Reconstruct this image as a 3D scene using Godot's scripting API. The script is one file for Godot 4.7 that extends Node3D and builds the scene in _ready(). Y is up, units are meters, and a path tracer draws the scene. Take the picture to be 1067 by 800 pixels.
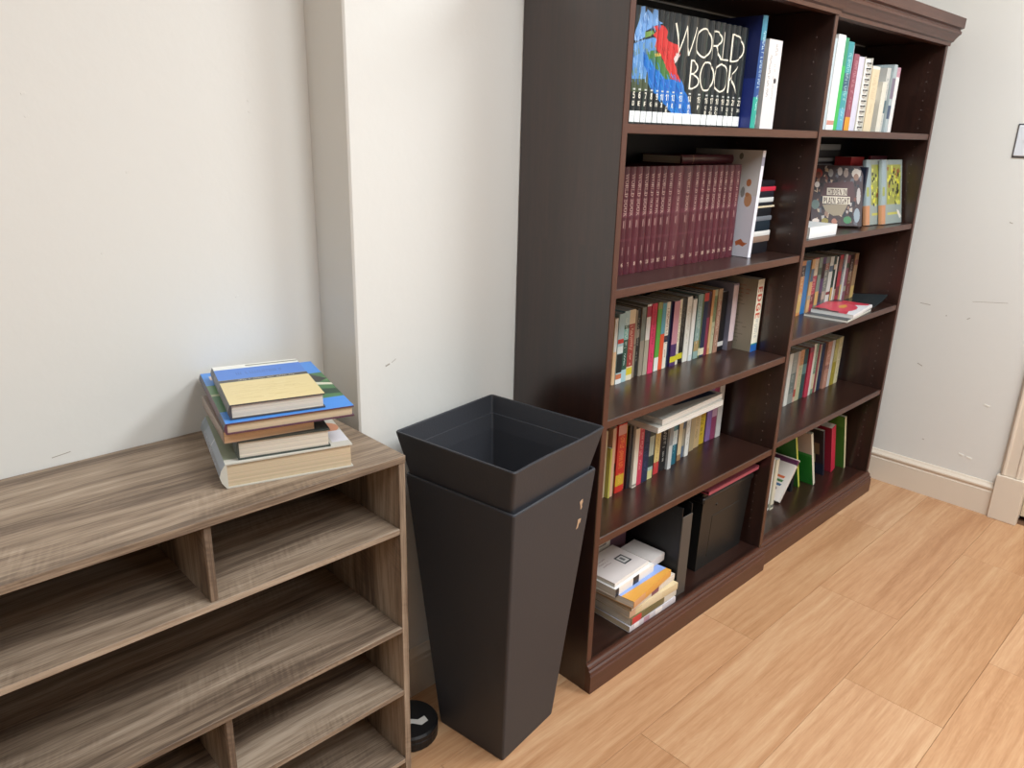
extends Node3D
# A corner of a room: two tall espresso bookcases full of books, a black tapered planter and a low weathered shelf unit.

const W := 0.915            # bookcase width
const D1 := 0.304           # depth of the nearer bookcase
const D2 := 0.290           # depth of the farther bookcase
const BH := 1.83            # bookcase height
const XP := -0.470          # edge of the wall projection
const ZB := -0.143          # recessed wall plane
const XR := 1.985           # right wall plane
const CEIL := 2.62
var S1 := [1.438, 1.083, 0.767, 0.451]
var S2 := [1.443, 1.1206, 0.806, 0.4543]
const SB := 0.0865

var taken := {}
var M := {}
var AT: Image
var at_x := 2
var at_y := 2
var at_row := 0
const ATS := 2048.0
const PPM := 1000.0
var rng := RandomNumberGenerator.new()
const ORD := ["first", "second", "third", "fourth", "fifth", "sixth", "seventh", "eighth", "ninth", "tenth", "eleventh", "twelfth", "thirteenth", "fourteenth", "fifteenth", "sixteenth", "seventeenth", "eighteenth", "nineteenth", "twentieth", "twenty-first", "twenty-second", "twenty-third", "twenty-fourth", "twenty-fifth", "twenty-sixth", "twenty-seventh", "twenty-eighth", "twenty-ninth", "thirtieth", "thirty-first", "thirty-second"]

func _ready():
	rng.seed = 20240611
	setup_camera_and_light()
	make_materials()
	build_room()
	build_floor()
	build_bookcases()
	build_low_shelf()
	build_planter()
	AT = Image.create(2048, 2048, false, Image.FORMAT_RGB8)
	AT.fill(Color("808080"))
	build_near_books()
	build_far_books()
	build_stack_on_low_shelf()
	build_small_things()
	var tex := ImageTexture.create_from_image(AT)
	M.cover.albedo_texture = tex
	M.cover_matte.albedo_texture = tex

func setup_camera_and_light():
	var cam := Camera3D.new()
	cam.name = "camera"
	cam.keep_aspect = Camera3D.KEEP_HEIGHT
	cam.fov = rad_to_deg(2.0 * atan(400.0 / 793.6))
	cam.near = 0.05
	cam.far = 50.0
	cam.position = Vector3(-1.3214, 1.4172, 1.3571)
	cam.rotation_order = EULER_ORDER_YXZ
	cam.rotation = Vector3(-0.3210, -0.7704, 0.0262)
	add_child(cam)
	cam.current = true
	var we := WorldEnvironment.new()
	we.name = "environment"
	var e := Environment.new()
	e.background_mode = Environment.BG_COLOR
	e.background_color = Color(0.05, 0.05, 0.05)
	e.tonemap_mode = Environment.TONE_MAPPER_LINEAR
	e.tonemap_exposure = 1.0
	e.sdfgi_enabled = true
	e.ssao_enabled = true
	e.ssil_enabled = true
	we.environment = e
	add_child(we)
	ceiling_panel(Vector3(0.95, CEIL, 1.65), Vector2(0.6, 1.2), 5.7, "lit ceiling panel in front of the tall bookcases")
	ceiling_panel(Vector3(-0.28, CEIL, 1.65), Vector2(0.6, 1.2), 3.6, "lit ceiling panel in front of the planter and wall projection")
	ceiling_panel(Vector3(-1.95, CEIL, 1.65), Vector2(0.6, 1.2), 1.5, "lit ceiling panel left of the camera, in front of the low shelf")
	ceiling_panel(Vector3(0.20, CEIL, 4.05), Vector2(0.6, 1.2), 2.5, "lit ceiling panel far behind the camera")

func ceiling_panel(at: Vector3, size: Vector2, energy: float, label: String):
	var col := Color(0.945, 0.978, 1.0)
	var t = thing("ceiling_light", label, "ceiling light", at, 0.0, "ceiling lights")
	var fm := StandardMaterial3D.new()
	fm.albedo_color = Color("e8e8e6")
	fm.roughness = 0.5
	for s in [-1, 1]:
		part("frame", box(Vector3(size.x + 0.05, 0.03, 0.025), 0.003), fm, t, Vector3(0, -0.015, s * (size.y * 0.5 + 0.0125)))
		part("frame", box(Vector3(0.025, 0.03, size.y), 0.003), fm, t, Vector3(s * (size.x * 0.5 + 0.0125), -0.015, 0))
	var em := StandardMaterial3D.new()
	em.albedo_color = Color("f4f2ec")
	em.emission_enabled = true
	em.emission = col
	em.emission_energy_multiplier = 1.5
	part("diffuser", box(Vector3(size.x, 0.01, size.y), 0.001), em, t, Vector3(0, -0.012, 0))
	var l := AreaLight3D.new()
	l.name = "panel_light"
	l.area_size = size
	l.light_color = col
	l.light_energy = energy
	l.shadow_enabled = true
	l.area_range = 12.0
	l.area_attenuation = 2.0
	l.position = at + Vector3(0, -0.03, 0)
	l.rotation = Vector3(-PI / 2, 0, 0)
	add_child(l)

# ---------------------------------------------------------------- naming helpers
func numbered(called: String) -> String:
	if not taken.has(called):
		taken[called] = 0
		return called
	taken[called] += 1
	return "%s_%03d" % [called, taken[called]]

func thing(called: String, label: String, category: String, at := Vector3.ZERO, turn := 0.0, group := "") -> Node3D:
	var o := Node3D.new()
	o.name = numbered(called)
	add_child(o)
	o.position = at
	o.rotation.y = turn
	o.set_meta("label", label)
	o.set_meta("category", category)
	if group:
		o.set_meta("group", group)
	return o

func struct(called: String, mesh: Mesh, m: Material, at := Vector3.ZERO) -> MeshInstance3D:
	var o := MeshInstance3D.new()
	o.name = called
	o.mesh = mesh
	o.material_override = m
	o.position = at
	add_child(o)
	o.set_meta("kind", "structure")
	return o

func part(called: String, mesh: Mesh, m: Material, parent: Node3D, at := Vector3.ZERO, rot := Vector3.ZERO) -> MeshInstance3D:
	var o := MeshInstance3D.new()
	o.name = called
	o.mesh = mesh
	o.material_override = m
	o.position = at
	o.rotation = rot
	parent.add_child(o, true)
	return o

# ---------------------------------------------------------------- mesh helpers
func st_new() -> SurfaceTool:
	var st := SurfaceTool.new()
	st.begin(Mesh.PRIMITIVE_TRIANGLES)
	return st

func tri(st: SurfaceTool, a: Vector3, b: Vector3, c: Vector3, n: Vector3, ua := Vector2.ZERO, ub := Vector2.ZERO, uc := Vector2.ZERO):
	if (b - a).cross(c - a).dot(n) > 0.0:
		var t := b
		b = c
		c = t
		var tu := ub
		ub = uc
		uc = tu
	st.set_normal(n); st.set_uv(ua); st.add_vertex(a)
	st.set_normal(n); st.set_uv(ub); st.add_vertex(b)
	st.set_normal(n); st.set_uv(uc); st.add_vertex(c)

func quad(st: SurfaceTool, a: Vector3, b: Vector3, c: Vector3, d: Vector3, n: Vector3, ua := Vector2.ZERO, ub := Vector2.ZERO, uc := Vector2.ZERO, ud := Vector2.ZERO):
	tri(st, a, b, c, n, ua, ub, uc)
	tri(st, a, c, d, n, ua, uc, ud)

func face_uv(p: Vector3, n: Vector3, ga: int, off: Vector2) -> Vector2:
	# u runs along axis ga where the face holds it
	var na := 0
	var an := n.abs()
	if an.y > an.x and an.y >= an.z:
		na = 1
	elif an.z > an.x and an.z > an.y:
		na = 2
	var axes := []
	for k in 3:
		if k != na:
			axes.append(k)
	var ua: int = axes[0]
	var va: int = axes[1]
	if va == ga:
		ua = axes[1]
		va = axes[0]
	return Vector2(p[ua], p[va]) + off

func box(size: Vector3, bevel := 0.0015, ga := 0, off := Vector2.ZERO) -> ArrayMesh:
	var st := st_new()
	box_into(st, Vector3.ZERO, size, bevel, ga, off)
	return st.commit()

func box_into(st: SurfaceTool, c: Vector3, size: Vector3, bevel := 0.0015, ga := 0, off := Vector2.ZERO):
	var h := size * 0.5
	var b := minf(bevel, minf(h.x, minf(h.y, h.z)) * 0.9)
	var P := {}
	for sx in [-1, 1]:
		for sy in [-1, 1]:
			for sz in [-1, 1]:
				var s := Vector3(sx, sy, sz)
				for k in 3:
					var v := Vector3(sx * h.x, sy * h.y, sz * h.z)
					for j in 3:
						if j != k:
							v[j] -= s[j] * b
					P[[sx, sy, sz, k]] = v + c
	for k in 3:
		var a := (k + 1) % 3
		var e := (k + 2) % 3
		for s in [-1, 1]:
			var n := Vector3.ZERO
			n[k] = s
			var q := []
			for ae in [[-1, -1], [1, -1], [1, 1], [-1, 1]]:
				var key := [0, 0, 0, k]
				key[k] = s
				key[a] = ae[0]
				key[e] = ae[1]
				q.append(P[key])
			quad(st, q[0], q[1], q[2], q[3], n, face_uv(q[0], n, ga, off), face_uv(q[1], n, ga, off), face_uv(q[2], n, ga, off), face_uv(q[3], n, ga, off))
	if b < 0.0002:
		return
	for k in 3:      # edges that run along axis k
		var a := (k + 1) % 3
		var e := (k + 2) % 3
		for sa in [-1, 1]:
			for se in [-1, 1]:
				var n := Vector3.ZERO
				n[a] = sa
				n[e] = se
				n = n.normalized()
				var q := []
				for w in [[-1, a], [1, a], [1, e], [-1, e]]:
					var key := [0, 0, 0, w[1]]
					key[k] = w[0]
					key[a] = sa
					key[e] = se
					q.append(P[key])
				var nf := Vector3.ZERO
				nf[a] = sa
				quad(st, q[0], q[1], q[2], q[3], n, face_uv(q[0], nf, ga, off), face_uv(q[1], nf, ga, off), face_uv(q[2], nf, ga, off), face_uv(q[3], nf, ga, off))
	for sx in [-1, 1]:
		for sy in [-1, 1]:
			for sz in [-1, 1]:
				tri(st, P[[sx, sy, sz, 0]], P[[sx, sy, sz, 1]], P[[sx, sy, sz, 2]], Vector3(sx, sy, sz).normalized())

func sweep(prof: Array, path: Array, ga := 0) -> ArrayMesh:
	# prof: Vector2(outward, y) closed polygon; path: [x, z, nx, nz]
	var st := st_new()
	var rings := []
	for w in path:
		var r := []
		for q in prof:
			r.append(Vector3(w[0] + q.x * w[2], q.y, w[1] + q.x * w[3]))
		rings.append(r)
	var area := 0.0
	var np := prof.size()
	for i in np:
		var j := (i + 1) % np
		area += prof[i].x * prof[j].y - prof[j].x * prof[i].y
	for k in rings.size() - 1:
		for i in np:
			var j := (i + 1) % np
			var a: Vector3 = rings[k][i]
			var b: Vector3 = rings[k][j]
			var c: Vector3 = rings[k + 1][j]
			var d: Vector3 = rings[k + 1][i]
			var e2: Vector2 = prof[j] - prof[i]
			var o2 := Vector2(e2.y, -e2.x) * signf(area)
			# outward in 3D: outward axis is the side of the path
			var out_axis := Vector3(path[k][2], 0, path[k][3])
			var dirv := Vector3(path[k + 1][0] - path[k][0], 0, path[k + 1][1] - path[k][1]).normalized()
			out_axis = (out_axis - dirv * out_axis.dot(dirv)).normalized()
			var want := out_axis * o2.x + Vector3.UP * o2.y
			var n := (b - a).cross(d - a)
			if n.length() < 1e-12:
				n = (c - b).cross(d - b)
			n = n.normalized()
			if n.dot(want) < 0:
				n = -n
			quad(st, a, b, c, d, n, face_uv(a, n, ga, Vector2.ZERO), face_uv(b, n, ga, Vector2.ZERO), face_uv(c, n, ga, Vector2.ZERO), face_uv(d, n, ga, Vector2.ZERO))
	var idx := Geometry2D.triangulate_polygon(PackedVector2Array(prof))
	for side in [0, rings.size() - 1]:
		var o: int = 1 if side == 0 else side - 1
		var n := (Vector3(path[side][0], 0, path[side][1]) - Vector3(path[o][0], 0, path[o][1])).normalized()
		for i in range(0, idx.size(), 3):
			var a: Vector3 = rings[side][idx[i]]
			var b: Vector3 = rings[side][idx[i + 1]]
			var c: Vector3 = rings[side][idx[i + 2]]
			tri(st, a, b, c, n, face_uv(a, n, ga, Vector2.ZERO), face_uv(b, n, ga, Vector2.ZERO), face_uv(c, n, ga, Vector2.ZERO))
	return st.commit()

func lathe(prof: Array, seg := 28) -> ArrayMesh:
	var st := st_new()
	for k in prof.size() - 1:
		var a: Vector2 = prof[k]
		var b: Vector2 = prof[k + 1]
		var t := (b - a).normalized()
		var n2 := Vector2(t.y, -t.x)
		for i in seg:
			var a0 := TAU * i / seg
			var a1 := TAU * (i + 1) / seg
			var p := [Vector3(a.x * cos(a0), a.y, a.x * sin(a0)), Vector3(b.x * cos(a0), b.y, b.x * sin(a0)), Vector3(b.x * cos(a1), b.y, b.x * sin(a1)), Vector3(a.x * cos(a1), a.y, a.x * sin(a1))]
			var am := (a0 + a1) * 0.5
			var n := Vector3(n2.x * cos(am), n2.y, n2.x * sin(am))
			quad(st, p[0], p[1], p[2], p[3], n)
	return st.commit()

func slab_poly(pts: Array, thick: float) -> ArrayMesh:
	# a thin plate, outline in x,z, top at y = thick
	var st := st_new()
	var pv := PackedVector2Array(pts)
	var idx := Geometry2D.triangulate_polygon(pv)
	for i in range(0, idx.size(), 3):
		for y in [0.0, thick]:
			var n := Vector3.UP if y > 0 else Vector3.DOWN
			tri(st, Vector3(pv[idx[i]].x, y, pv[idx[i]].y), Vector3(pv[idx[i + 1]].x, y, pv[idx[i + 1]].y), Vector3(pv[idx[i + 2]].x, y, pv[idx[i + 2]].y), n)
	var cen := Vector2.ZERO
	for q in pv:
		cen += q / pv.size()
	for i in pv.size():
		var a := pv[i]
		var b := pv[(i + 1) % pv.size()]
		var n2 := Vector2(b.y - a.y, a.x - b.x).normalized()
		if n2.dot((a + b) * 0.5 - cen) < 0:
			n2 = -n2
		quad(st, Vector3(a.x, 0, a.y), Vector3(b.x, 0, b.y), Vector3(b.x, thick, b.y), Vector3(a.x, thick, a.y), Vector3(n2.x, 0, n2.y))
	return st.commit()

# ---------------------------------------------------------------- materials
func plain(hex: String, rough := 0.5, spec := 0.5) -> StandardMaterial3D:
	var m := StandardMaterial3D.new()
	m.albedo_color = Color(hex)
	m.roughness = rough
	m.metallic_specular = spec
	return m

func noise(freq: float, sd: int, oct := 3) -> FastNoiseLite:
	var n := FastNoiseLite.new()
	n.noise_type = FastNoiseLite.TYPE_SIMPLEX_SMOOTH
	n.frequency = freq
	n.seed = sd
	n.fractal_octaves = oct
	return n

func wood_image(w: int, h: int, ramp: Array, sd: int, ppm: float, P: Dictionary) -> Image:
	# grain runs along u; ramp is [dark, mid, light]; P: strengths of the layers
	var n1 := noise(1.0, sd, 4)
	var n2 := noise(1.0, sd + 7, 2)
	var n3 := noise(1.0, sd + 13, 3)
	var n4 := noise(1.0, sd + 29, 2)
	var data := PackedByteArray()
	data.resize(w * h * 3)
	var c0 := Color(ramp[0])
	var c1 := Color(ramp[1])
	var c2 := Color(ramp[2])
	var k := 0
	var wv: float = P.get("warp", 0.01)
	var broad: float = P.get("broad", 0.3)
	var streak: float = P.get("streak", 0.3)
	var fine: float = P.get("fine", 0.25)
	var arch: float = P.get("arch", 0.0)
	var cross: float = P.get("cross", 0.0)
	for j in h:
		var y := j / ppm
		for i in w:
			var x := i / ppm
			var wp := n2.get_noise_2d(x * 1.3, y * 5.0)
			var yy := y + wp * wv
			var t := 0.5 + n1.get_noise_2d(x * 0.45, yy * 8.0) * broad + n3.get_noise_2d(x * 1.5, yy * 42.0) * streak + n1.get_noise_2d(x * 9.0 + 40.0, y * 260.0) * fine
			if arch > 0.0:      # flame figure, here and there
				var m := clampf(n4.get_noise_2d(x * 1.1, y * 4.0) * 2.2 - 0.25, 0.0, 1.0)
				t += arch * m * sin(n2.get_noise_2d(x * 1.7 + 5.0, y * 9.0 + 3.0) * 46.0)
			if cross > 0.0:     # saw marks, in patches
				var m := clampf(n2.get_noise_2d(x * 3.0 + 9.0, y * 6.0) * 2.0 - 0.1, 0.0, 1.0)
				t += cross * m * n4.get_noise_2d(x * 95.0 + y * 35.0, y * 10.0)
			t = clampf(t, 0.0, 1.0)
			var c := c0.lerp(c1, t * 2.0) if t < 0.5 else c1.lerp(c2, t * 2.0 - 1.0)
			data[k] = int(c.r * 255.0)
			data[k + 1] = int(c.g * 255.0)
			data[k + 2] = int(c.b * 255.0)
			k += 3
	return Image.create_from_data(w, h, false, Image.FORMAT_RGB8, data)

func wood_mat(img: Image, ppm: float, rough: float, spec := 0.5) -> StandardMaterial3D:
	var m := StandardMaterial3D.new()
	m.albedo_texture = ImageTexture.create_from_image(img)
	m.uv1_scale = Vector3(ppm / img.get_width(), ppm / img.get_height(), 1)
	m.roughness = rough
	m.metallic_specular = spec
	return m

func paint(hex: String, rough: float, bump: float) -> StandardMaterial3D:
	var m := plain(hex, rough, 0.4)
	var t := NoiseTexture2D.new()
	t.width = 512
	t.height = 512
	t.seamless = true
	t.noise = noise(0.02, 5, 4)
	m.heightmap_enabled = true
	m.heightmap_texture = t
	m.heightmap_scale = bump
	m.uv1_triplanar = true
	m.uv1_world_triplanar = true
	m.uv1_scale = Vector3(2.0, 2.0, 2.0)
	return m

func make_materials():
	M.wall = paint("e2e0da", 0.55, 0.03)
	M.trim = plain("e0d2c0", 0.4)
	M.ceiling = plain("eeece6", 0.9)
	M.mark = plain("a8a094", 0.8)
	M.dent = plain("f2eee4", 0.6)
	M.espresso = wood_mat(wood_image(512, 512, ["23140f", "2f1b15", "3b241c"], 11, 512.0, {"broad": 0.25, "streak": 0.3, "fine": 0.35}), 512.0, 0.28, 0.70)
	M.espresso_edge = wood_mat(wood_image(256, 256, ["40241b", "4e2d22", "5c382b"], 17, 400.0, {"broad": 0.3, "streak": 0.3, "fine": 0.35}), 400.0, 0.36, 0.5)
	M.blackback = plain("1a191d", 0.5, 0.4)
	M.weathered = wood_mat(wood_image(1300, 650, ["625245", "8f7c69", "b19e8a"], 23, 800.0, {"warp": 0.02, "broad": 0.5, "streak": 0.5, "fine": 0.42, "cross": 0.2}), 800.0, 0.5, 0.4)
	M.weathered_edge = plain("8a7462", 0.6)
	var fl := wood_image(1800, 900, ["ab7d58", "c0946e", "d0ab86"], 31, 450.0, {"warp": 0.012, "broad": 0.48, "streak": 0.34, "fine": 0.3, "arch": 0.05})
	for k in 5:
		var fm := wood_mat(fl, 450.0, 0.40, 0.45)
		fm.albedo_color = [Color("ffffff"), Color("f8f4f0"), Color("fdfaf6"), Color("f6f2ec"), Color("fbf7f3")][k]
		M["floor%d" % k] = fm
	M.subfloor = plain("6b4a32", 0.9)
	M.plastic = plain("2e2d30", 0.5, 0.5)
	M.black = plain("121214", 0.45)
	M.blackbox = plain("191a1a", 0.38)
	M.pin = plain("6e605c", 0.4)
	M.cap = plain("c9c2b4", 0.5)
	M.cover = plain("ffffff", 0.34)
	M.cover_matte = plain("ffffff", 0.62)
	# paper edges: fine leaves
	var pd := PackedByteArray()
	pd.resize(64 * 256 * 3)
	var r := RandomNumberGenerator.new()
	r.seed = 4
	for j in 256:
		var v := r.randf_range(0.72, 1.0)
		for i in 64:
			for c in 3:
				pd[(j * 64 + i) * 3 + c] = int(255.0 * clampf(v * 0.5 + 0.5 + r.randf_range(-0.02, 0.02), 0, 1))
	var pt := ImageTexture.create_from_image(Image.create_from_data(64, 256, false, Image.FORMAT_RGB8, pd))
	for w in [["paper", "e6dccb"], ["paper_white", "f0ece4"], ["paper_tan", "d8c3a4"], ["paper_peach", "f2cba4"]]:
		var m := plain(w[1], 0.85, 0.2)
		m.albedo_texture = pt
		m.uv1_scale = Vector3(3, 14, 1)
		M[w[0]] = m

# ---------------------------------------------------------------- room
func wall_box(called: String, lo: Vector3, hi: Vector3, m: Material) -> MeshInstance3D:
	return struct(called, box(hi - lo, 0.0), m, (lo + hi) * 0.5)

func mark(wall: Node3D, at: Vector3, size: Vector3, roll: float, axis: String, m: Material, called := "scuff_mark"):
	var o := part(called, box(size, 0.0002), m, wall, at - wall.position)
	if axis == "z":
		o.rotation.z = roll
	else:
		o.rotation.x = roll

func build_room():
	var XL := -4.6
	var ZF := 6.2
	var wl := wall_box("wall_back_left", Vector3(XL - 0.1, -0.02, ZB - 0.12), Vector3(XP, CEIL + 0.02, ZB), M.wall)
	# wall projection: its edge is slightly eased
	var wb := struct("wall_back", box(Vector3(XR + 0.12 - XP, CEIL + 0.04, 0.30), 0.004), M.wall, Vector3((XR + 0.12 + XP) * 0.5, CEIL * 0.5, -0.15))
	wall_box("wall_left", Vector3(XL - 0.12, -0.02, ZB), Vector3(XL, CEIL + 0.02, ZF), M.wall)
	wall_box("wall_front", Vector3(XL - 0.1, -0.02, ZF), Vector3(XR + 0.12, CEIL + 0.02, ZF + 0.12), M.wall)
	wall_box("ceiling", Vector3(XL - 0.1, CEIL, ZB - 0.1), Vector3(XR + 0.12, CEIL + 0.1, ZF + 0.1), M.ceiling)
	# right wall with a doorway
	var dz0 := 0.80
	var dz1 := 1.655
	var wr := wall_box("wall_right", Vector3(XR, -0.02, 0.0), Vector3(XR + 0.12, CEIL + 0.02, dz0), M.wall)
	wall_box("wall_right_far", Vector3(XR, -0.02, dz1), Vector3(XR + 0.12, CEIL + 0.02, ZF), M.wall)
	wall_box("wall_right_over_door", Vector3(XR, 2.05, dz0), Vector3(XR + 0.12, CEIL + 0.02, dz1), M.wall)
	var door := Node3D.new()
	door.name = "door_1"
	door.set_meta("kind", "structure")
	door.position = Vector3(XR + 0.06, 0.0, (dz0 + dz1) * 0.5)
	add_child(door)
	var dm := plain("d9c4a6", 0.4)
	part("door_leaf", box(Vector3(0.04, 2.02, dz1 - dz0 - 0.03), 0.002), dm, door, Vector3(0.02, 1.02, 0))
	for s in [-1, 1]:
		part("jamb", box(Vector3(0.12, 2.05, 0.014), 0.002), M.trim, door, Vector3(0, 1.025, s * ((dz1 - dz0) * 0.5 - 0.007)))
		part("plinth_block", box(Vector3(0.028, 0.185, 0.10), 0.002), M.trim, door, Vector3(-0.074, 0.0925, s * ((dz1 - dz0) * 0.5 + 0.028)))
		# casing: two flat steps and a bead
		var ci = part("casing", box(Vector3(0.016, 1.88, 0.076), 0.003), M.trim, door, Vector3(-0.068, 0.185 + 0.94, s * ((dz1 - dz0) * 0.5 + 0.032)))
		part("casing_bead", box(Vector3(0.010, 1.88, 0.014), 0.004), M.trim, ci, Vector3(-0.009, 0, s * 0.027))
		part("casing_bead", box(Vector3(0.006, 1.88, 0.010), 0.003), M.trim, ci, Vector3(-0.009, 0, -s * 0.020))
	part("head_casing", box(Vector3(0.018, 0.09, dz1 - dz0 + 0.15), 0.003), M.trim, door, Vector3(-0.069, 2.11, 0))
	var knob = part("door_knob", lathe([Vector2(0.0, 0.06), Vector2(0.018, 0.058), Vector2(0.027, 0.045), Vector2(0.024, 0.03), Vector2(0.011, 0.022), Vector2(0.011, 0.006), Vector2(0.028, 0.004), Vector2(0.028, 0.0)]), plain("b8b4aa", 0.3), door, Vector3(0.0, 0.98, 0.34), Vector3(0, 0, PI / 2))
	knob.material_override.metallic = 1.0
	# baseboards: tall board with a stepped cap
	var bp := [Vector2(0.0, 0.0), Vector2(0.014, 0.0), Vector2(0.014, 0.100), Vector2(0.0115, 0.104), Vector2(0.0115, 0.110), Vector2(0.016, 0.114), Vector2(0.016, 0.120), Vector2(0.007, 0.130), Vector2(0.004, 0.136), Vector2(0.0, 0.137)]
	var b1 := struct("baseboard_right", sweep(bp, [[XR, 0.0, -1, 0], [XR, 0.722, -1, 0]], 2), M.trim)
	struct("baseboard_right_far", sweep(bp, [[XR, 1.735, -1, 0], [XR, ZF, -1, 0]], 2), M.trim)
	struct("baseboard_back", sweep(bp, [[XP - 0.0, ZB + 0.015, -1, 0], [XP, 0.0, -1, 1], [-0.002, 0.0, 0, 1]], 0), M.trim)
	struct("baseboard_back_right", sweep(bp, [[2 * W + 0.025, 0.0, 0, 1], [XR - 0.018, 0.0, 0, 1]], 0), M.trim)
	struct("baseboard_left", sweep(bp, [[XL, 0.0, 1, 0], [XL, ZF, 1, 0]], 2), M.trim)
	# scuffs and filled nail holes that the photograph shows
	mark(wb, Vector3(-0.392, 0.915, 0.0), Vector3(0.012, 0.0035, 0.0008), 0.3, "z", M.mark)
	mark(wb, Vector3(-0.375, 0.922, 0.0), Vector3(0.014, 0.0012, 0.0006), 0.5, "z", M.mark)
	mark(wl, Vector3(-1.02, 0.829, ZB), Vector3(0.032, 0.0014, 0.0006), 0.12, "z", M.mark)
	for q in [[-1.19, 1.12, 0.05, 0.0035], [-1.15, 1.124, 0.045, 0.002]]:
		mark(wl, Vector3(q[0], q[1], ZB), Vector3(q[2], q[3], 0.0005), 0.08, "z", plain("c2b9aa", 0.7))
	for q in [[-1.165, 1.445], [-0.985, 1.42], [-0.985, 1.455], [-0.60, 1.46], [-0.60, 1.44], [-0.9, 1.19], [-0.84, 1.33], [-0.66, 1.08]]:
		mark(wl, Vector3(q[0], q[1], ZB), Vector3(0.007, 0.004, 0.0010), 0.4, "z", M.wall, "filled_hole")
	for q in [[0.335, 0.795, 0.04, 0.0022, 0.05], [0.50, 0.765, 0.012, 0.003, -0.6], [0.42, 0.762, 0.004, 0.004, 0.0], [0.36, 0.545, 0.022, 0.003, 0.4], [0.43, 0.235, 0.007, 0.003, 0.2], [0.56, 0.84, 0.12, 0.0015, -0.12], [0.57, 1.14, 0.012, 0.003, 0.3]]:
		mark(wr, Vector3(XR, q[1], q[0]), Vector3(0.0008, q[3], q[2]), q[4], "x", M.mark)
	for q in [[0.58, 0.215], [0.61, 0.21], [0.63, 0.44]]:
		mark(wr, Vector3(XR, q[1], q[0]), Vector3(0.003, 0.006, 0.02), 0.2, "x", M.dent, "plaster_chip")

func build_floor():
	var fl := struct("floor", box(Vector3(6.9, 0.1, 6.6), 0.0), M.subfloor, Vector3(-1.3, -0.0625, 3.05))
	var r := RandomNumberGenerator.new()
	r.seed = 77
	var pw := 0.255
	var pl := 0.98
	var cache := {}
	for row in range(-3, 23):
		var z0 := 0.498 + pw * row
		var za := maxf(z0, ZB - 0.02)
		var zb := minf(z0 + pw, 6.2)
		if zb - za < 0.01:
			continue
		var off := r.randf() * pl
		if row == 0:
			off = -0.01
		elif row == 1:
			off = 0.58
		elif row == -1:
			off = 0.54
		elif row == 2:
			off = 0.955
		off = fposmod(off, pl)
		for k in range(-6, 3):
			var xa := maxf(off + pl * k, -4.6)
			var xb := minf(off + pl * (k + 1), XR)
			if xb - xa < 0.01:
				continue
			var sz := Vector3(xb - xa - 0.0007, 0.012, zb - za - 0.0007)
			var uvo := Vector2(r.randf_range(0.5, 3.4), r.randf_range(0.15, 1.85))
			part("plank", box(sz, 0.0006, 0, uvo), M["floor%d" % r.randi_range(0, 4)], fl, Vector3((xa + xb) * 0.5, -0.006, (za + zb) * 0.5) - fl.position)

# ---------------------------------------------------------------- bookcases
func build_bookcases():
	bookcase(0.0, D1, S1, true, "tall dark espresso bookcase nearer the planter, five shelves of books")
	bookcase(W, D2, S2, false, "tall dark espresso bookcase farther away beside the right wall")

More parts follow.
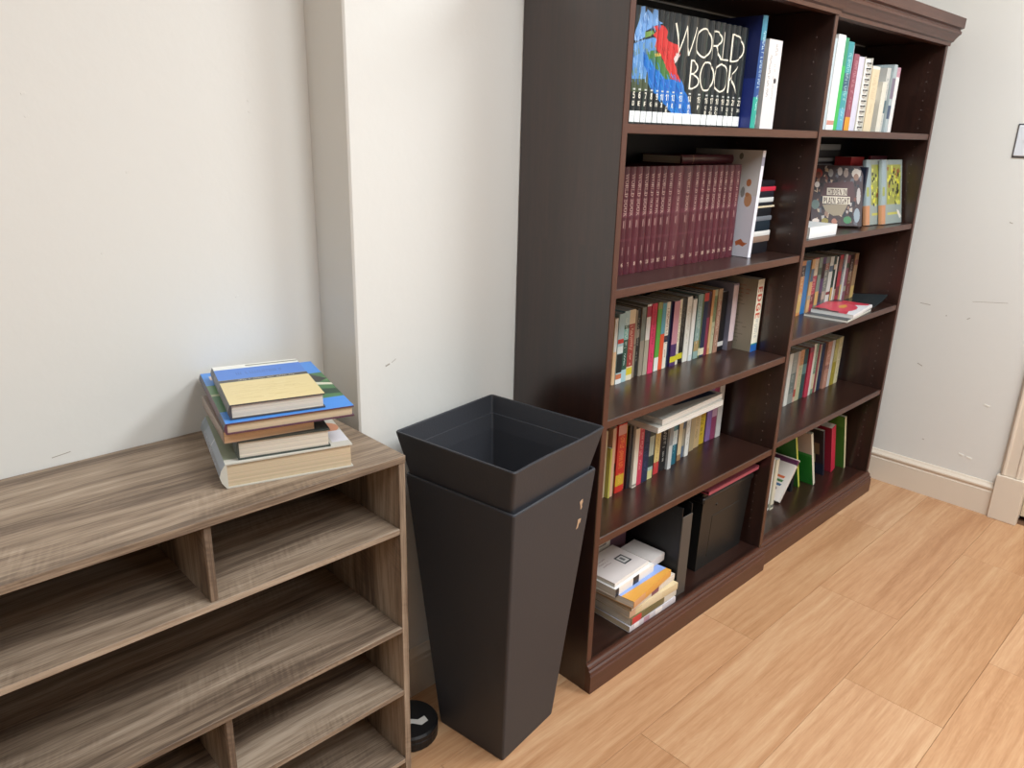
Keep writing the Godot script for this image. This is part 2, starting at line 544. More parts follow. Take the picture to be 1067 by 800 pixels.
func bookcase(x0: float, dep: float, shelves: Array, near: bool, label: String):
	var t := thing("bookcase", label, "bookcase", Vector3(x0 + W * 0.5, 0, 0.002), 0.0, "tall dark bookcases")
	var th := 0.019
	var z0 := 0.0
	var dz := dep - 0.002
	var hs := 1.752
	var w2 := W * 0.5 - 0.0004
	for s in [-1, 1]:
		var sp := part("side_panel", box(Vector3(th, hs, dz), 0.0012, 1, Vector2(0.3 * s, 0.7)), M.espresso, t, Vector3(s * (w2 - th * 0.5), hs * 0.5, dz * 0.5))
		part("edge_band", box(Vector3(th - 0.001, hs - 0.095, 0.0012), 0.0005, 1), M.espresso_edge, sp, Vector3(0, 0.0465, dz * 0.5 + 0.0004))
		var st := st_new()
		var sd: float = th * 0.5 * -s
		var y := 0.15
		while y < 1.70:
			for z in [dz - 0.045, 0.045]:
				box_into(st, Vector3(sd, y - hs * 0.5, z - dz * 0.5), Vector3(0.0010, 0.0032, 0.0032), 0.0004)
			y += 0.032
		var pins := part("pin_holes", st.commit(), M.pin, sp)
		pins.set_meta("kind", "stuff")
	part("back_panel", box(Vector3(W - 2 * th - 0.002, hs - 0.01, 0.006), 0.0, 1), M.blackback, t, Vector3(0, hs * 0.5, 0.008))
	var iw := W - 2 * th - 0.002
	var ys := shelves.duplicate()
	ys.append(SB)
	for y in ys:
		var d := dz - 0.014
		var thk := 0.021
		var sh := part("shelf", box(Vector3(iw, thk, d), 0.002, 0, Vector2(0.1, y)), M.espresso, t, Vector3(0, y - thk * 0.5, 0.011 + d * 0.5))
		part("edge_band", box(Vector3(iw - 0.001, thk - 0.002, 0.0012), 0.0005, 0), M.espresso_edge, sh, Vector3(0, 0, d * 0.5 + 0.0004))
	part("top_panel", box(Vector3(W - 0.002, 0.02, dz), 0.0), M.espresso, t, Vector3(0, hs + 0.012, dz * 0.5))
	var crown := [Vector2(-0.02, 1.740), Vector2(0.006, 1.740), Vector2(0.007, 1.750), Vector2(0.013, 1.754), Vector2(0.017, 1.762), Vector2(0.024, 1.772), Vector2(0.030, 1.778), Vector2(0.031, 1.786), Vector2(0.027, 1.789), Vector2(0.027, 1.793), Vector2(0.036, 1.797), Vector2(0.037, BH - 0.002), Vector2(0.035, BH), Vector2(-0.02, BH)]
	var base := [Vector2(-0.02, 0.0), Vector2(0.018, 0.0), Vector2(0.018, 0.052), Vector2(0.015, 0.056), Vector2(0.017, 0.060), Vector2(0.015, 0.066), Vector2(0.010, 0.069), Vector2(0.011, 0.074), Vector2(0.008, 0.079), Vector2(0.003, 0.082), Vector2(0.002, 0.0865), Vector2(-0.02, 0.0865)]
	if near:
		part("crown_moulding", sweep(crown, [[-w2, 0.0, -0.5, 0], [-w2, dz, -0.5, 1], [w2, dz, 0, 1]]), M.espresso_edge, t)
		part("base_moulding", sweep(base, [[-w2, dz, 0, 1], [w2, dz, 0, 1]]), M.espresso_edge, t)
	else:
		part("crown_moulding", sweep(crown, [[-w2, dz, 0, 1], [w2, dz, 0.6, 1], [w2, 0.0, 0.6, 0]]), M.espresso_edge, t)
		part("base_moulding", sweep(base, [[-w2, dz, 0, 1], [w2, dz, 0.1, 1]]), M.espresso_edge, t)
	part("top_board", box(Vector3(W - 0.002, 0.012, dz - 0.01), 0.0), M.espresso, t, Vector3(0, BH - 0.008, dz * 0.5 - 0.005))

# ---------------------------------------------------------------- low shelf unit
func build_low_shelf():
	var xr := -0.517
	var wd := 0.79
	var dp := 0.375
	var zf := 0.235
	var H := 0.811
	var t := thing("shelf_unit", "low weathered brown wooden cubby shelf unit standing against the left wall", "shelf unit", Vector3(xr - wd * 0.5, 0, zf - dp * 0.5))
	var th := 0.015
	part("top_panel", box(Vector3(wd, th, dp), 0.0008, 0, Vector2(0.45, 0.2)), M.weathered, t, Vector3(0, H - th * 0.5, 0))
	for s in [-1, 1]:
		var sp := part("side_panel", box(Vector3(th, H - th, dp - 0.002), 0.0008, 1, Vector2(0.2 + 0.3 * s, 0.35)), M.weathered, t, Vector3(s * (wd * 0.5 - th * 0.5), (H - th) * 0.5, -0.001))
		if s > 0:
			part("fastener_cap", lathe([Vector2(0, 0.002), Vector2(0.0045, 0.0018), Vector2(0.005, 0)], 10), M.cap, sp, Vector3(-th * 0.5, 0.46 - (H - th) * 0.5, -0.115), Vector3(0, 0, PI / 2))
	var iw := wd - 2 * th - 0.001
	var lv := [0.653, 0.420, 0.260, 0.075]
	for k in 4:
		var y: float = lv[k]
		var bt := 0.0125
		part("shelf", box(Vector3(iw, bt, dp - 0.012), 0.0008, 0, Vector2(0.5, 0.15 + 0.1 * k)), M.weathered, t, Vector3(0, y - bt * 0.5, 0.004))
	part("toe_board", box(Vector3(iw, 0.06, 0.012), 0.0008), M.weathered, t, Vector3(0, 0.031, dp * 0.5 - 0.03))
	part("back_panel", box(Vector3(iw, H - th - 0.01, 0.004), 0.0), plain("3b322c", 0.7), t, Vector3(0, (H - th) * 0.5, -dp * 0.5 + 0.0045))
	for q in [[0.653, H - th], [0.26, 0.4075], [0.075, 0.2475]]:
		var y0: float = q[0]
		var y1: float = q[1]
		var dv := part("divider", box(Vector3(0.0125, y1 - y0 - 0.0006, dp - 0.016), 0.0008, 1, Vector2(0.6, 0.4)), M.weathered, t, Vector3(0.003, (y0 + y1) * 0.5, 0.002))
		if y0 > 0.6:
			part("fastener_cap", lathe([Vector2(0, 0.002), Vector2(0.0045, 0.0018), Vector2(0.005, 0)], 10), M.cap, dv, Vector3(-0.006, -0.058, -0.10), Vector3(0, 0, PI / 2))

# ---------------------------------------------------------------- planter
func rounded_ring(half: float, y: float, r: float, warp := 0.0) -> Array:
	var o := []
	for c in 4:
		var sx: int = [1, -1, -1, 1][c]
		var sz: int = [1, 1, -1, -1][c]
		for k in 4:
			var a := PI * 0.5 * (c + k / 3.0)
			o.append(Vector3(sx * (half - r) + r * cos(a), y, sz * (half - r) + r * sin(a)))
		# points along the next side, so that the rim can bow a little
		var nx: int = [1, -1, -1, 1][(c + 1) % 4]
		var nz: int = [1, 1, -1, -1][(c + 1) % 4]
		for k in 5:
			var f := (k + 1) / 6.0
			var a2 := PI * 0.5 * (c + 1)
			var p0 := Vector3(sx * (half - r) + r * cos(a2), y, sz * (half - r) + r * sin(a2))
			var p1 := Vector3(nx * (half - r) + r * cos(a2), y, nz * (half - r) + r * sin(a2))
			var p := p0.lerp(p1, f)
			if warp > 0.0 and c == 0:
				p.z += warp * sin(TAU * f)
			o.append(p)
	return o

func shell(levels: Array) -> ArrayMesh:
	# levels: [half, y, radius, warp] from outer bottom over the rim to the inner floor
	var st := st_new()
	var rings := []
	for l in levels:
		rings.append(rounded_ring(l[0], l[1], l[2], l[3]))
	for k in rings.size() - 1:
		var n: int = rings[k].size()
		for i in n:
			var j := (i + 1) % n
			var a: Vector3 = rings[k][i]
			var b: Vector3 = rings[k][j]
			var c: Vector3 = rings[k + 1][j]
			var d: Vector3 = rings[k + 1][i]
			# rings run counter-clockwise from above: outside is on the right of the walk upwards
			var nn := (d - a).cross(b - a)
			if nn.length() < 1e-12:
				nn = (c - b).cross(d - b)
			quad(st, a, b, c, d, nn.normalized())
	for e in [[0, Vector3.DOWN], [rings.size() - 1, Vector3.UP]]:
		var rr: Array = rings[e[0]]
		for i in range(1, rr.size() - 1):
			tri(st, rr[0], rr[i], rr[i + 1], e[1])
	st.generate_tangents()
	return st.commit()

func build_planter():
	var pm := plain("323338", 0.52, 0.5)
	var nt := NoiseTexture2D.new()
	nt.width = 256
	nt.height = 256
	nt.seamless = true
	nt.noise = noise(0.09, 3, 3)
	pm.heightmap_enabled = true
	pm.heightmap_texture = nt
	pm.heightmap_scale = 0.02
	pm.uv1_triplanar = true
	pm.uv1_scale = Vector3(6, 6, 6)
	var t := thing("planter", "tall square tapered charcoal plastic planter on the floor beside the bookcase", "planter", Vector3(-0.2392, 0, 0.2172), 0.1437)
	var b := 0.1005
	var tp := 0.1546
	var h := 0.689
	var wth := 0.006
	part("body", shell([[b, 0.0, 0.006, 0], [b + 0.0015, 0.004, 0.006, 0], [tp - 0.0005, h - 0.004, 0.006, 0], [tp - 0.0015, h - 0.001, 0.006, 0], [tp - 0.0028, h, 0.006, 0], [tp - wth + 0.0012, h, 0.004, 0], [tp - wth, h - 0.002, 0.004, 0], [tp - wth - 0.018, 0.46, 0.004, 0], [b - wth, 0.03, 0.004, 0]]), pm, t)
	# scraped spots where the tan core shows
	var sm := plain("b99a7c", 0.8)
	var slope := atan2(tp - b, h)
	for q in [[0.106, 0.612, 1.0, 0.1], [0.104, 0.562, 1.05, -0.35]]:
		var y: float = q[1]
		var zf := b + (tp - b) * y / h
		var pts := [Vector2(-0.007, -0.009), Vector2(0.004, -0.012), Vector2(0.006, -0.004), Vector2(0.002, 0.001), Vector2(0.004, 0.009), Vector2(-0.002, 0.013), Vector2(-0.003, 0.003)]
		var o := part("scraped_spot", slab_poly(pts, 0.0008), sm, t, Vector3(q[0], y, zf - 0.0002))
		o.rotation = Vector3(PI / 2 + slope, 0, 0)
		o.rotate_object_local(Vector3.UP, q[3])
		o.scale = Vector3.ONE * q[2] * 1.05
	var li := thing("planter_liner", "square black plastic liner pot sticking out of the tall planter", "liner", Vector3(-0.2415, 0.44, 0.2150), 0.1437)
	var l0 := 0.44
	part("liner_body", shell([[0.122, 0.0, 0.006, 0], [0.1462, 0.689 - l0, 0.007, 0], [0.1655, 0.785 - l0, 0.007, 0.002], [0.1660, 0.788 - l0, 0.007, 0.002], [0.1650, 0.790 - l0, 0.007, 0.002], [0.1615, 0.790 - l0, 0.005, 0.002], [0.1605, 0.788 - l0, 0.005, 0.002], [0.1530, 0.748 - l0, 0.005, 0], [0.1505, 0.747 - l0, 0.005, 0], [0.1435, 0.710 - l0, 0.005, 0], [0.116, 0.006, 0.005, 0]]), pm, li)

# ---------------------------------------------------------------- printing on the atlas
func cell(w: int, h: int) -> Rect2i:
	if at_x + w + 2 > int(ATS):
		at_x = 2
		at_y += at_row + 3
		at_row = 0
	var r := Rect2i(at_x, at_y, w, h)
	at_x += w + 3
	at_row = maxi(at_row, h)
	if at_y + h > int(ATS):
		push_error("atlas full")
	return r

func uvr(r: Rect2i) -> Rect2:
	return Rect2((r.position.x + 0.5) / ATS, (r.position.y + 0.5) / ATS, (r.size.x - 1.0) / ATS, (r.size.y - 1.0) / ATS)

func poly(img: Image, pts: PackedVector2Array, col: Color):
	var y0 := 1e9
	var y1 := -1e9
	for q in pts:
		y0 = minf(y0, q.y)
		y1 = maxf(y1, q.y)
	for y in range(maxi(0, int(floor(y0))), mini(img.get_height() - 1, int(ceil(y1))) + 1):
		var xs := []
		var yy := y + 0.5
		for i in pts.size():
			var a := pts[i]
			var b := pts[(i + 1) % pts.size()]
			if (a.y <= yy) != (b.y <= yy):
				xs.append(a.x + (yy - a.y) / (b.y - a.y) * (b.x - a.x))
		xs.sort()
		for i in range(0, xs.size() - 1, 2):
			var xa := int(round(xs[i]))
			var xb := int(round(xs[i + 1]))
			if xb > xa:
				img.fill_rect(Rect2i(xa, y, xb - xa, 1), col)

func print_text(img: Image, text: String, serif: bool, bold: bool, origin: Vector2, ux: Vector2, uy: Vector2, col: Color):
	# letters of unit height: ux, uy are the image vectors of one em along the line and up the letter
	var f := SystemFont.new()
	f.font_names = PackedStringArray(["Droid Serif" if serif else "Droid Sans"])
	if bold:
		f.font_weight = 700
	var tm := TextMesh.new()
	tm.text = text
	tm.font = f
	tm.font_size = 64
	tm.pixel_size = 1.0 / 64.0
	tm.depth = 0.0
	tm.curve_step = 1.0
	tm.horizontal_alignment = HORIZONTAL_ALIGNMENT_LEFT
	tm.vertical_alignment = VERTICAL_ALIGNMENT_BOTTOM
	var arr := tm.get_mesh_arrays()
	if arr.is_empty() or arr[Mesh.ARRAY_VERTEX] == null:
		return
	var v: PackedVector3Array = arr[Mesh.ARRAY_VERTEX]
	var idx = arr[Mesh.ARRAY_INDEX]
	var n: int = idx.size() if idx != null else v.size()
	var lo := Vector2(1e9, 1e9)
	var hi := Vector2(-1e9, -1e9)
	for q in v:
		lo = lo.min(Vector2(q.x, q.y))
		hi = hi.max(Vector2(q.x, q.y))
	var sz := hi - lo
	if sz.x <= 0 or sz.y <= 0:
		return
	for i in range(0, n, 3):
		var pts := PackedVector2Array()
		for k in 3:
			var q: Vector3 = v[idx[i + k]] if idx != null else v[i + k]
			pts.append(origin + ux * ((q.x - lo.x) / sz.x) + uy * ((q.y - lo.y) / sz.y))
		poly(img, pts, col)

func scribble(r: Rect2i, col: Color, down: bool, g: RandomNumberGenerator):
	# small illegible print: a line of short strokes
	if down:
		var y := r.position.y
		while y < r.end.y - 3:
			var l := g.randi_range(2, 4)
			if g.randf() < 0.82:
				var a := g.randi_range(0, maxi(0, r.size.x / 4))
				AT.fill_rect(Rect2i(r.position.x + a, y, maxi(1, r.size.x - 2 * a), 1), col)
				AT.fill_rect(Rect2i(r.position.x + (0 if g.randf() < 0.5 else maxi(0, r.size.x - 2)), y, 2, l), col)
			y += l + 1
	else:
		var x := r.position.x
		while x < r.end.x - 3:
			var l := g.randi_range(2, 4)
			if g.randf() < 0.82:
				AT.fill_rect(Rect2i(x, r.position.y, 1, r.size.y), col)
				AT.fill_rect(Rect2i(x, r.position.y + (0 if g.randf() < 0.5 else maxi(0, r.size.y - 2)), l, 2), col)
			x += l + 1

func spine_cell(w: float, h: float, base: String, bands: Array, text: String, g: RandomNumberGenerator) -> Rect2i:
	var r := cell(maxi(6, int(w * PPM)), int(h * PPM))
	AT.fill_rect(Rect2i(r.position - Vector2i.ONE, r.size + Vector2i(2, 2)), Color(base))
	for i in range(0, bands.size(), 3):
		var y0 := int(float(bands[i]) * r.size.y)
		var y1 := int(float(bands[i + 1]) * r.size.y)
		AT.fill_rect(Rect2i(r.position.x - 1, r.position.y + y0, r.size.x + 2, y1 - y0), Color(bands[i + 2]))
	if text:
		var tw := maxi(3, int(r.size.x * 0.45))
		var a := g.randf_range(0.08, 0.18)
		var b := g.randf_range(0.50, 0.68)
		scribble(Rect2i(r.position.x + (r.size.x - tw) / 2, r.position.y + int(a * r.size.y), tw, int((b - a) * r.size.y)), Color(text), true, g)
		var t2 := maxi(2, int(r.size.x * 0.25))
		scribble(Rect2i(r.position.x + (r.size.x - t2) / 2, r.position.y + int((b + 0.05) * r.size.y), t2, int(0.17 * r.size.y)), Color(text), true, g)
	# a little shelf wear
	for i in 3:
		AT.fill_rect(Rect2i(r.position.x + g.randi_range(0, r.size.x - 2), r.position.y + g.randi_range(0, 3), 2, 1), Color(base).lerp(Color.WHITE, 0.35))
	return r

func cover_cell(w: float, h: float, base: String) -> Rect2i:
	var r := cell(int(w * PPM), int(h * PPM))
	AT.fill_rect(Rect2i(r.position - Vector2i.ONE, r.size + Vector2i(2, 2)), Color(base))
	return r

func rfill(r: Rect2i, x0: float, y0: float, x1: float, y1: float, hex: String):
	AT.fill_rect(Rect2i(r.position.x + int(x0 * r.size.x), r.position.y + int(y0 * r.size.y), maxi(1, int((x1 - x0) * r.size.x)), maxi(1, int((y1 - y0) * r.size.y))), Color(hex))

func rpoly(r: Rect2i, pts: Array, hex: String):
	var pv := PackedVector2Array()
	for i in range(0, pts.size(), 2):
		pv.append(Vector2(r.position.x + float(pts[i]) * r.size.x, r.position.y + float(pts[i + 1]) * r.size.y))
	poly(AT, pv, Color(hex))

func rblob(r: Rect2i, cx: float, cy: float, rx: float, ry: float, hex: String):
	var pv := PackedVector2Array()
	for i in 14:
		var a := TAU * i / 14.0
		pv.append(Vector2(r.position.x + (cx + rx * cos(a)) * r.size.x, r.position.y + (cy + ry * sin(a)) * r.size.y))
	poly(AT, pv, Color(hex))

func swatch(hex: String) -> Rect2i:
	return cover_cell(0.006, 0.006, hex)

# ---------------------------------------------------------------- books
# local frame: x thickness, y height, spine at z = 0, leaves towards -z
func cover_mesh(w: float, h: float, d: float, hard: bool, S: Rect2, L: Rect2, R: Rect2) -> ArrayMesh:
	var st := st_new()
	var th := minf(0.0024, w * 0.2) if hard else minf(0.0007, w * 0.2)
	var b := (minf(0.004, w * 0.16) if w < 0.044 else 0.011) if hard else minf(0.0008, w * 0.1)
	var hw := w * 0.5
	var pu := L.position + L.size * 0.5
	var out := [Vector2(-hw, -d), Vector2(-hw, -b)]
	for k in [1, 2, 3]:
		out.append(Vector2(-hw + w * k / 4.0, -b + b * sin(PI * k / 4.0)))
	out.append(Vector2(hw, -b))
	out.append(Vector2(hw, -d))
	var iw := hw - th
	var inn := [Vector2(-iw, -d), Vector2(-iw, -b - th)]
	for k in [1, 2, 3]:
		inn.append(Vector2(-iw + 2 * iw * k / 4.0, -b - th))
	inn.append(Vector2(iw, -b - th))
	inn.append(Vector2(iw, -d))
	for i in 6:
		var a: Vector2 = out[i]
		var c: Vector2 = out[i + 1]
		var n := Vector3(-(c.y - a.y), 0, c.x - a.x).normalized()
		var ua: Rect2
		var f0 := 0.0
		var f1 := 1.0
		if i == 0:
			ua = L
		elif i == 5:
			ua = R
		else:
			ua = S
			f0 = (i - 1) / 4.0
			f1 = i / 4.0
		var t0 := ua.position.y
		var t1 := ua.end.y
		var x0 := ua.position.x + ua.size.x * f0
		var x1 := ua.position.x + ua.size.x * f1
		quad(st, Vector3(a.x, 0, a.y), Vector3(c.x, 0, c.y), Vector3(c.x, h, c.y), Vector3(a.x, h, a.y), n, Vector2(x0, t1), Vector2(x1, t1), Vector2(x1, t0), Vector2(x0, t0))
		var ia: Vector2 = inn[i]
		var ic: Vector2 = inn[i + 1]
		quad(st, Vector3(ia.x, 0, ia.y), Vector3(ic.x, 0, ic.y), Vector3(ic.x, h, ic.y), Vector3(ia.x, h, ia.y), -n, pu, pu, pu, pu)
		for y in [0.0, h]:
			quad(st, Vector3(a.x, y, a.y), Vector3(c.x, y, c.y), Vector3(ic.x, y, ic.y), Vector3(ia.x, y, ia.y), Vector3.UP if y > 0 else Vector3.DOWN, pu, pu, pu, pu)
	for s in [-1, 1]:
		quad(st, Vector3(s * hw, 0, -d), Vector3(s * iw, 0, -d), Vector3(s * iw, h, -d), Vector3(s * hw, h, -d), Vector3.FORWARD, pu, pu, pu, pu)
	return st.commit()

func page_mesh(w: float, h: float, d: float, hard: bool) -> ArrayMesh:
	var th := minf(0.0024, w * 0.2) if hard else minf(0.0007, w * 0.2)
	var b := (minf(0.004, w * 0.16) if w < 0.044 else 0.011) if hard else minf(0.0008, w * 0.1)
	var ov := 0.003 if hard else 0.0006
	var st := st_new()
	var lo := Vector3(-w * 0.5 + th + 0.0001, ov, -d + ov)
	var hi := Vector3(w * 0.5 - th - 0.0001, h - ov, -b - th - 0.0001)
	for k in 3:
		var a := (k + 1) % 3
		var e := (k + 2) % 3
		for s in [0, 1]:
			var n := Vector3.ZERO
			n[k] = 1 if s else -1
			var q := []
			var uv := []
			for ae in [[0, 0], [1, 0], [1, 1], [0, 1]]:
				var v := Vector3.ZERO
				v[k] = hi[k] if s else lo[k]
				v[a] = hi[a] if ae[0] else lo[a]
				v[e] = hi[e] if ae[1] else lo[e]
				q.append(v)
				uv.append(Vector2(v.y + v.z, v.x))
			quad(st, q[0], q[1], q[2], q[3], n, uv[0], uv[1], uv[2], uv[3])
	return st.commit()

func book(called: String, label: String, group: String, w: float, h: float, d: float, hard: bool, S: Rect2i, L: Rect2i, R: Rect2i, paper := "paper", gloss := true) -> Node3D:
	var t := thing(called, label, "book", Vector3.ZERO, 0.0, group)
	part("cover", cover_mesh(w, h, d, hard, uvr(S), uvr(L), uvr(R)), M.cover if gloss else M.cover_matte, t)
	part("pages", page_mesh(w, h, d, hard), M[paper], t)
	return t

func flat(o: Node3D, at: Vector3, yaw: float, spine: String, thick: float):
	# lay a book down: at = middle of the spine edge on the surface below; spine looks towards the given side
	var dirs := {"front": Vector3(0, 0, 1), "back": Vector3(0, 0, -1), "left": Vector3(-1, 0, 0), "right": Vector3(1, 0, 0)}
	var q := Basis(Vector3.UP, yaw)
	var zz: Vector3 = q * dirs[spine]
	var yy := zz.cross(Vector3.UP)
	o.basis = Basis(Vector3.UP, yy, zz)
	o.position = at + Vector3(0, thick * 0.5, 0)

func row_of(rows: Array, called: String, noun: String, where: String, group: String, y: float, zs: float, dep: float, hard: bool, sd: int, lean := 0.0):
	var g := RandomNumberGenerator.new()
	g.seed = sd
	for i in rows.size():
		var e: Array = rows[i]
		var w: float = e[1] - e[0] - 0.0008
		var h: float = e[2] * 0.001
		var S := spine_cell(w, h, e[4], e[5], e[6], g)
		var sw := swatch(e[4])
		var d := minf(dep + g.randf_range(-0.004, 0.004), zs + float(e[3]) * 0.001 - 0.0165)
		var o := book(called, "%s %s, %s from left %s" % [e[7], noun, ORD[i], where], group, w, h, d, hard, S, sw, sw, ["paper", "paper_tan", "paper_white"][g.randi_range(0, 2)], g.randf() < 0.6)
		o.position = Vector3((e[0] + e[1]) * 0.5, y + 0.0004, zs + e[3] * 0.001)
		o.rotation.z = lean

func build_near_books():
	parrot_set()
	maroon_set()
	var g := RandomNumberGenerator.new()
	g.seed = 5
	# --- top shelf: tall navy book and a white one
	var S := spine_cell(0.026, 0.272, "2a4a84", [0.0, 0.22, "3f7f96", 0.72, 1.0, "2f9d8c"], "d8ecea", g)
	var L := cover_cell(0.20, 0.272, "262f63")
	rfill(L, 0.0, 0.55, 1.0, 1.0, "2b3a86")
	var o := book("tall_book", "tall thin navy and teal book beside the parrot encyclopedia set on top shelf", "", 0.025, 0.272, 0.205, true, S, L, swatch("2a6f7a"))
	o.position = Vector3(0.6115, S1[0] + 0.001, 0.258)
	o.rotation.z = -0.02
	S = spine_cell(0.046, 0.19, "1d2026", [0.80, 0.94, "d9d9d4"], "", g)
	o = book("dark_book", "short dark book with white spine label between navy book and white book", "", 0.046, 0.19, 0.15, false, S, swatch("1d2026"), swatch("1d2026"))
	o.position = Vector3(0.6535, S1[0] + 0.0005, 0.226)
	S = spine_cell(0.070, 0.226, "d9d3d0", [], "", g)
	scribble(Rect2i(S.position + Vector2i(12, 40), Vector2i(9, 110)), Color("77706c"), true, g)
	scribble(Rect2i(S.position + Vector2i(36, 12), Vector2i(12, 34)), Color("8d8784"), true, g)
	scribble(Rect2i(S.position + Vector2i(38, 60), Vector2i(8, 90)), Color("aaa4a2"), true, g)
	rblob(S, 0.72, 0.45, 0.10, 0.03, "3a3638")
	o = book("white_book", "thick white book with grey spine print at right end of top shelf", "", 0.070, 0.226, 0.17, false, S, swatch("c8c2bd"), swatch("d8d2cd"), "paper_white", false)
	o.position = Vector3(0.7185, S1[0] + 0.0005, 0.236)
	# --- second shelf: leaning white picture book
	S = spine_cell(0.016, 0.30, "e4e2ea", [0.06, 0.14, "9a98a8"], "", g)
	L = cover_cell(0.22, 0.30, "d6d5dc")
	rfill(L, 0.0, 0.0, 1.0, 0.42, "d0cfcc")
	rblob(L, 0.86, 0.30, 0.035, 0.035, "b5764e")
	rblob(L, 0.88, 0.46, 0.055, 0.065, "c08f68")
	rblob(L, 0.86, 0.41, 0.03, 0.02, "b27a52")
	rblob(L, 0.79, 0.39, 0.03, 0.05, "8f8c88")
	rblob(L, 0.70, 0.06, 0.03, 0.03, "77776e")
	rpoly(L, [0.78, 0.86, 0.86, 0.83, 0.90, 0.86, 0.96, 0.865, 0.90, 0.90, 0.84, 0.885, 0.80, 0.90], "b5643c")
	o = book("picture_book", "white hardback picture book with autumn leaves leaning beside the maroon encyclopedias", "", 0.016, 0.298, 0.222, true, S, L, swatch("d8d6d8"), "paper_white")
	o.position = Vector3(0.716, S1[1] + 0.001, 0.236)
	o.rotation.z = -0.055
	# flat maroon volume lying on the set
	S = spine_cell(0.025, 0.26, "4c1924", [0.2, 0.22, "8a6450"], "", g)
	o = book("encyclopedia_volume", "maroon encyclopedia volume lying flat on top of the maroon row", "maroon encyclopedias", 0.024, 0.255, 0.135, true, S, swatch("4c1924"), swatch("54242e"))
	flat(o, Vector3(0.705, S1[1] + 0.2605, 0.155), 0.0, "front", 0.024)
	# stack of boxes and books behind the picture book
	var y: float = S1[1] + 0.0005
	var st := [["1b1a1e", 0.034, "black lying book at bottom of the stack behind the white picture book", 0.0], ["8f7565", 0.018, "brown lying book in the stack behind the white picture book", 0.008], ["dcd8d2", 0.015, "white lying book just above the brown one behind the picture book", 0.008], ["1f2a33", 0.030, "dark blue lying book above the white one behind the picture book", 0.0], ["6d7076", 0.014, "grey lying book in the stack behind the white picture book", 0.006], ["1c1d22", 0.024, "thick black lying book above the grey one behind picture book", -0.004], ["d8c9ab", 0.006, "thin cream lying booklet sticking out behind the white picture book", 0.016], ["23242a", 0.010, "thin dark lying book above the cream booklet", 0.0], ["cfd0cc", 0.014, "pale grey lying book near the top of the stack behind picture book", 0.004], ["22222a", 0.018, "dark lying book under the red one behind the picture book", 0.0], ["c22f43", 0.013, "bright red lying book near top of stack behind the picture book", 0.010], ["1d1c22", 0.018, "black lying book topmost on the stack behind the picture book", 0.0]]
	for e in st:
		S = spine_cell(e[1], 0.15, e[0], [], "", g)
		o = book("lying_book", e[2], "lying stack on second shelf", e[1] - 0.0006, 0.10, 0.16, false, S, swatch(e[0]), swatch(e[0]))
		flat(o, Vector3(0.868 + e[3] * 0.9, y, 0.205), 0.0, "front", e[1] - 0.0006)
		y += e[1]
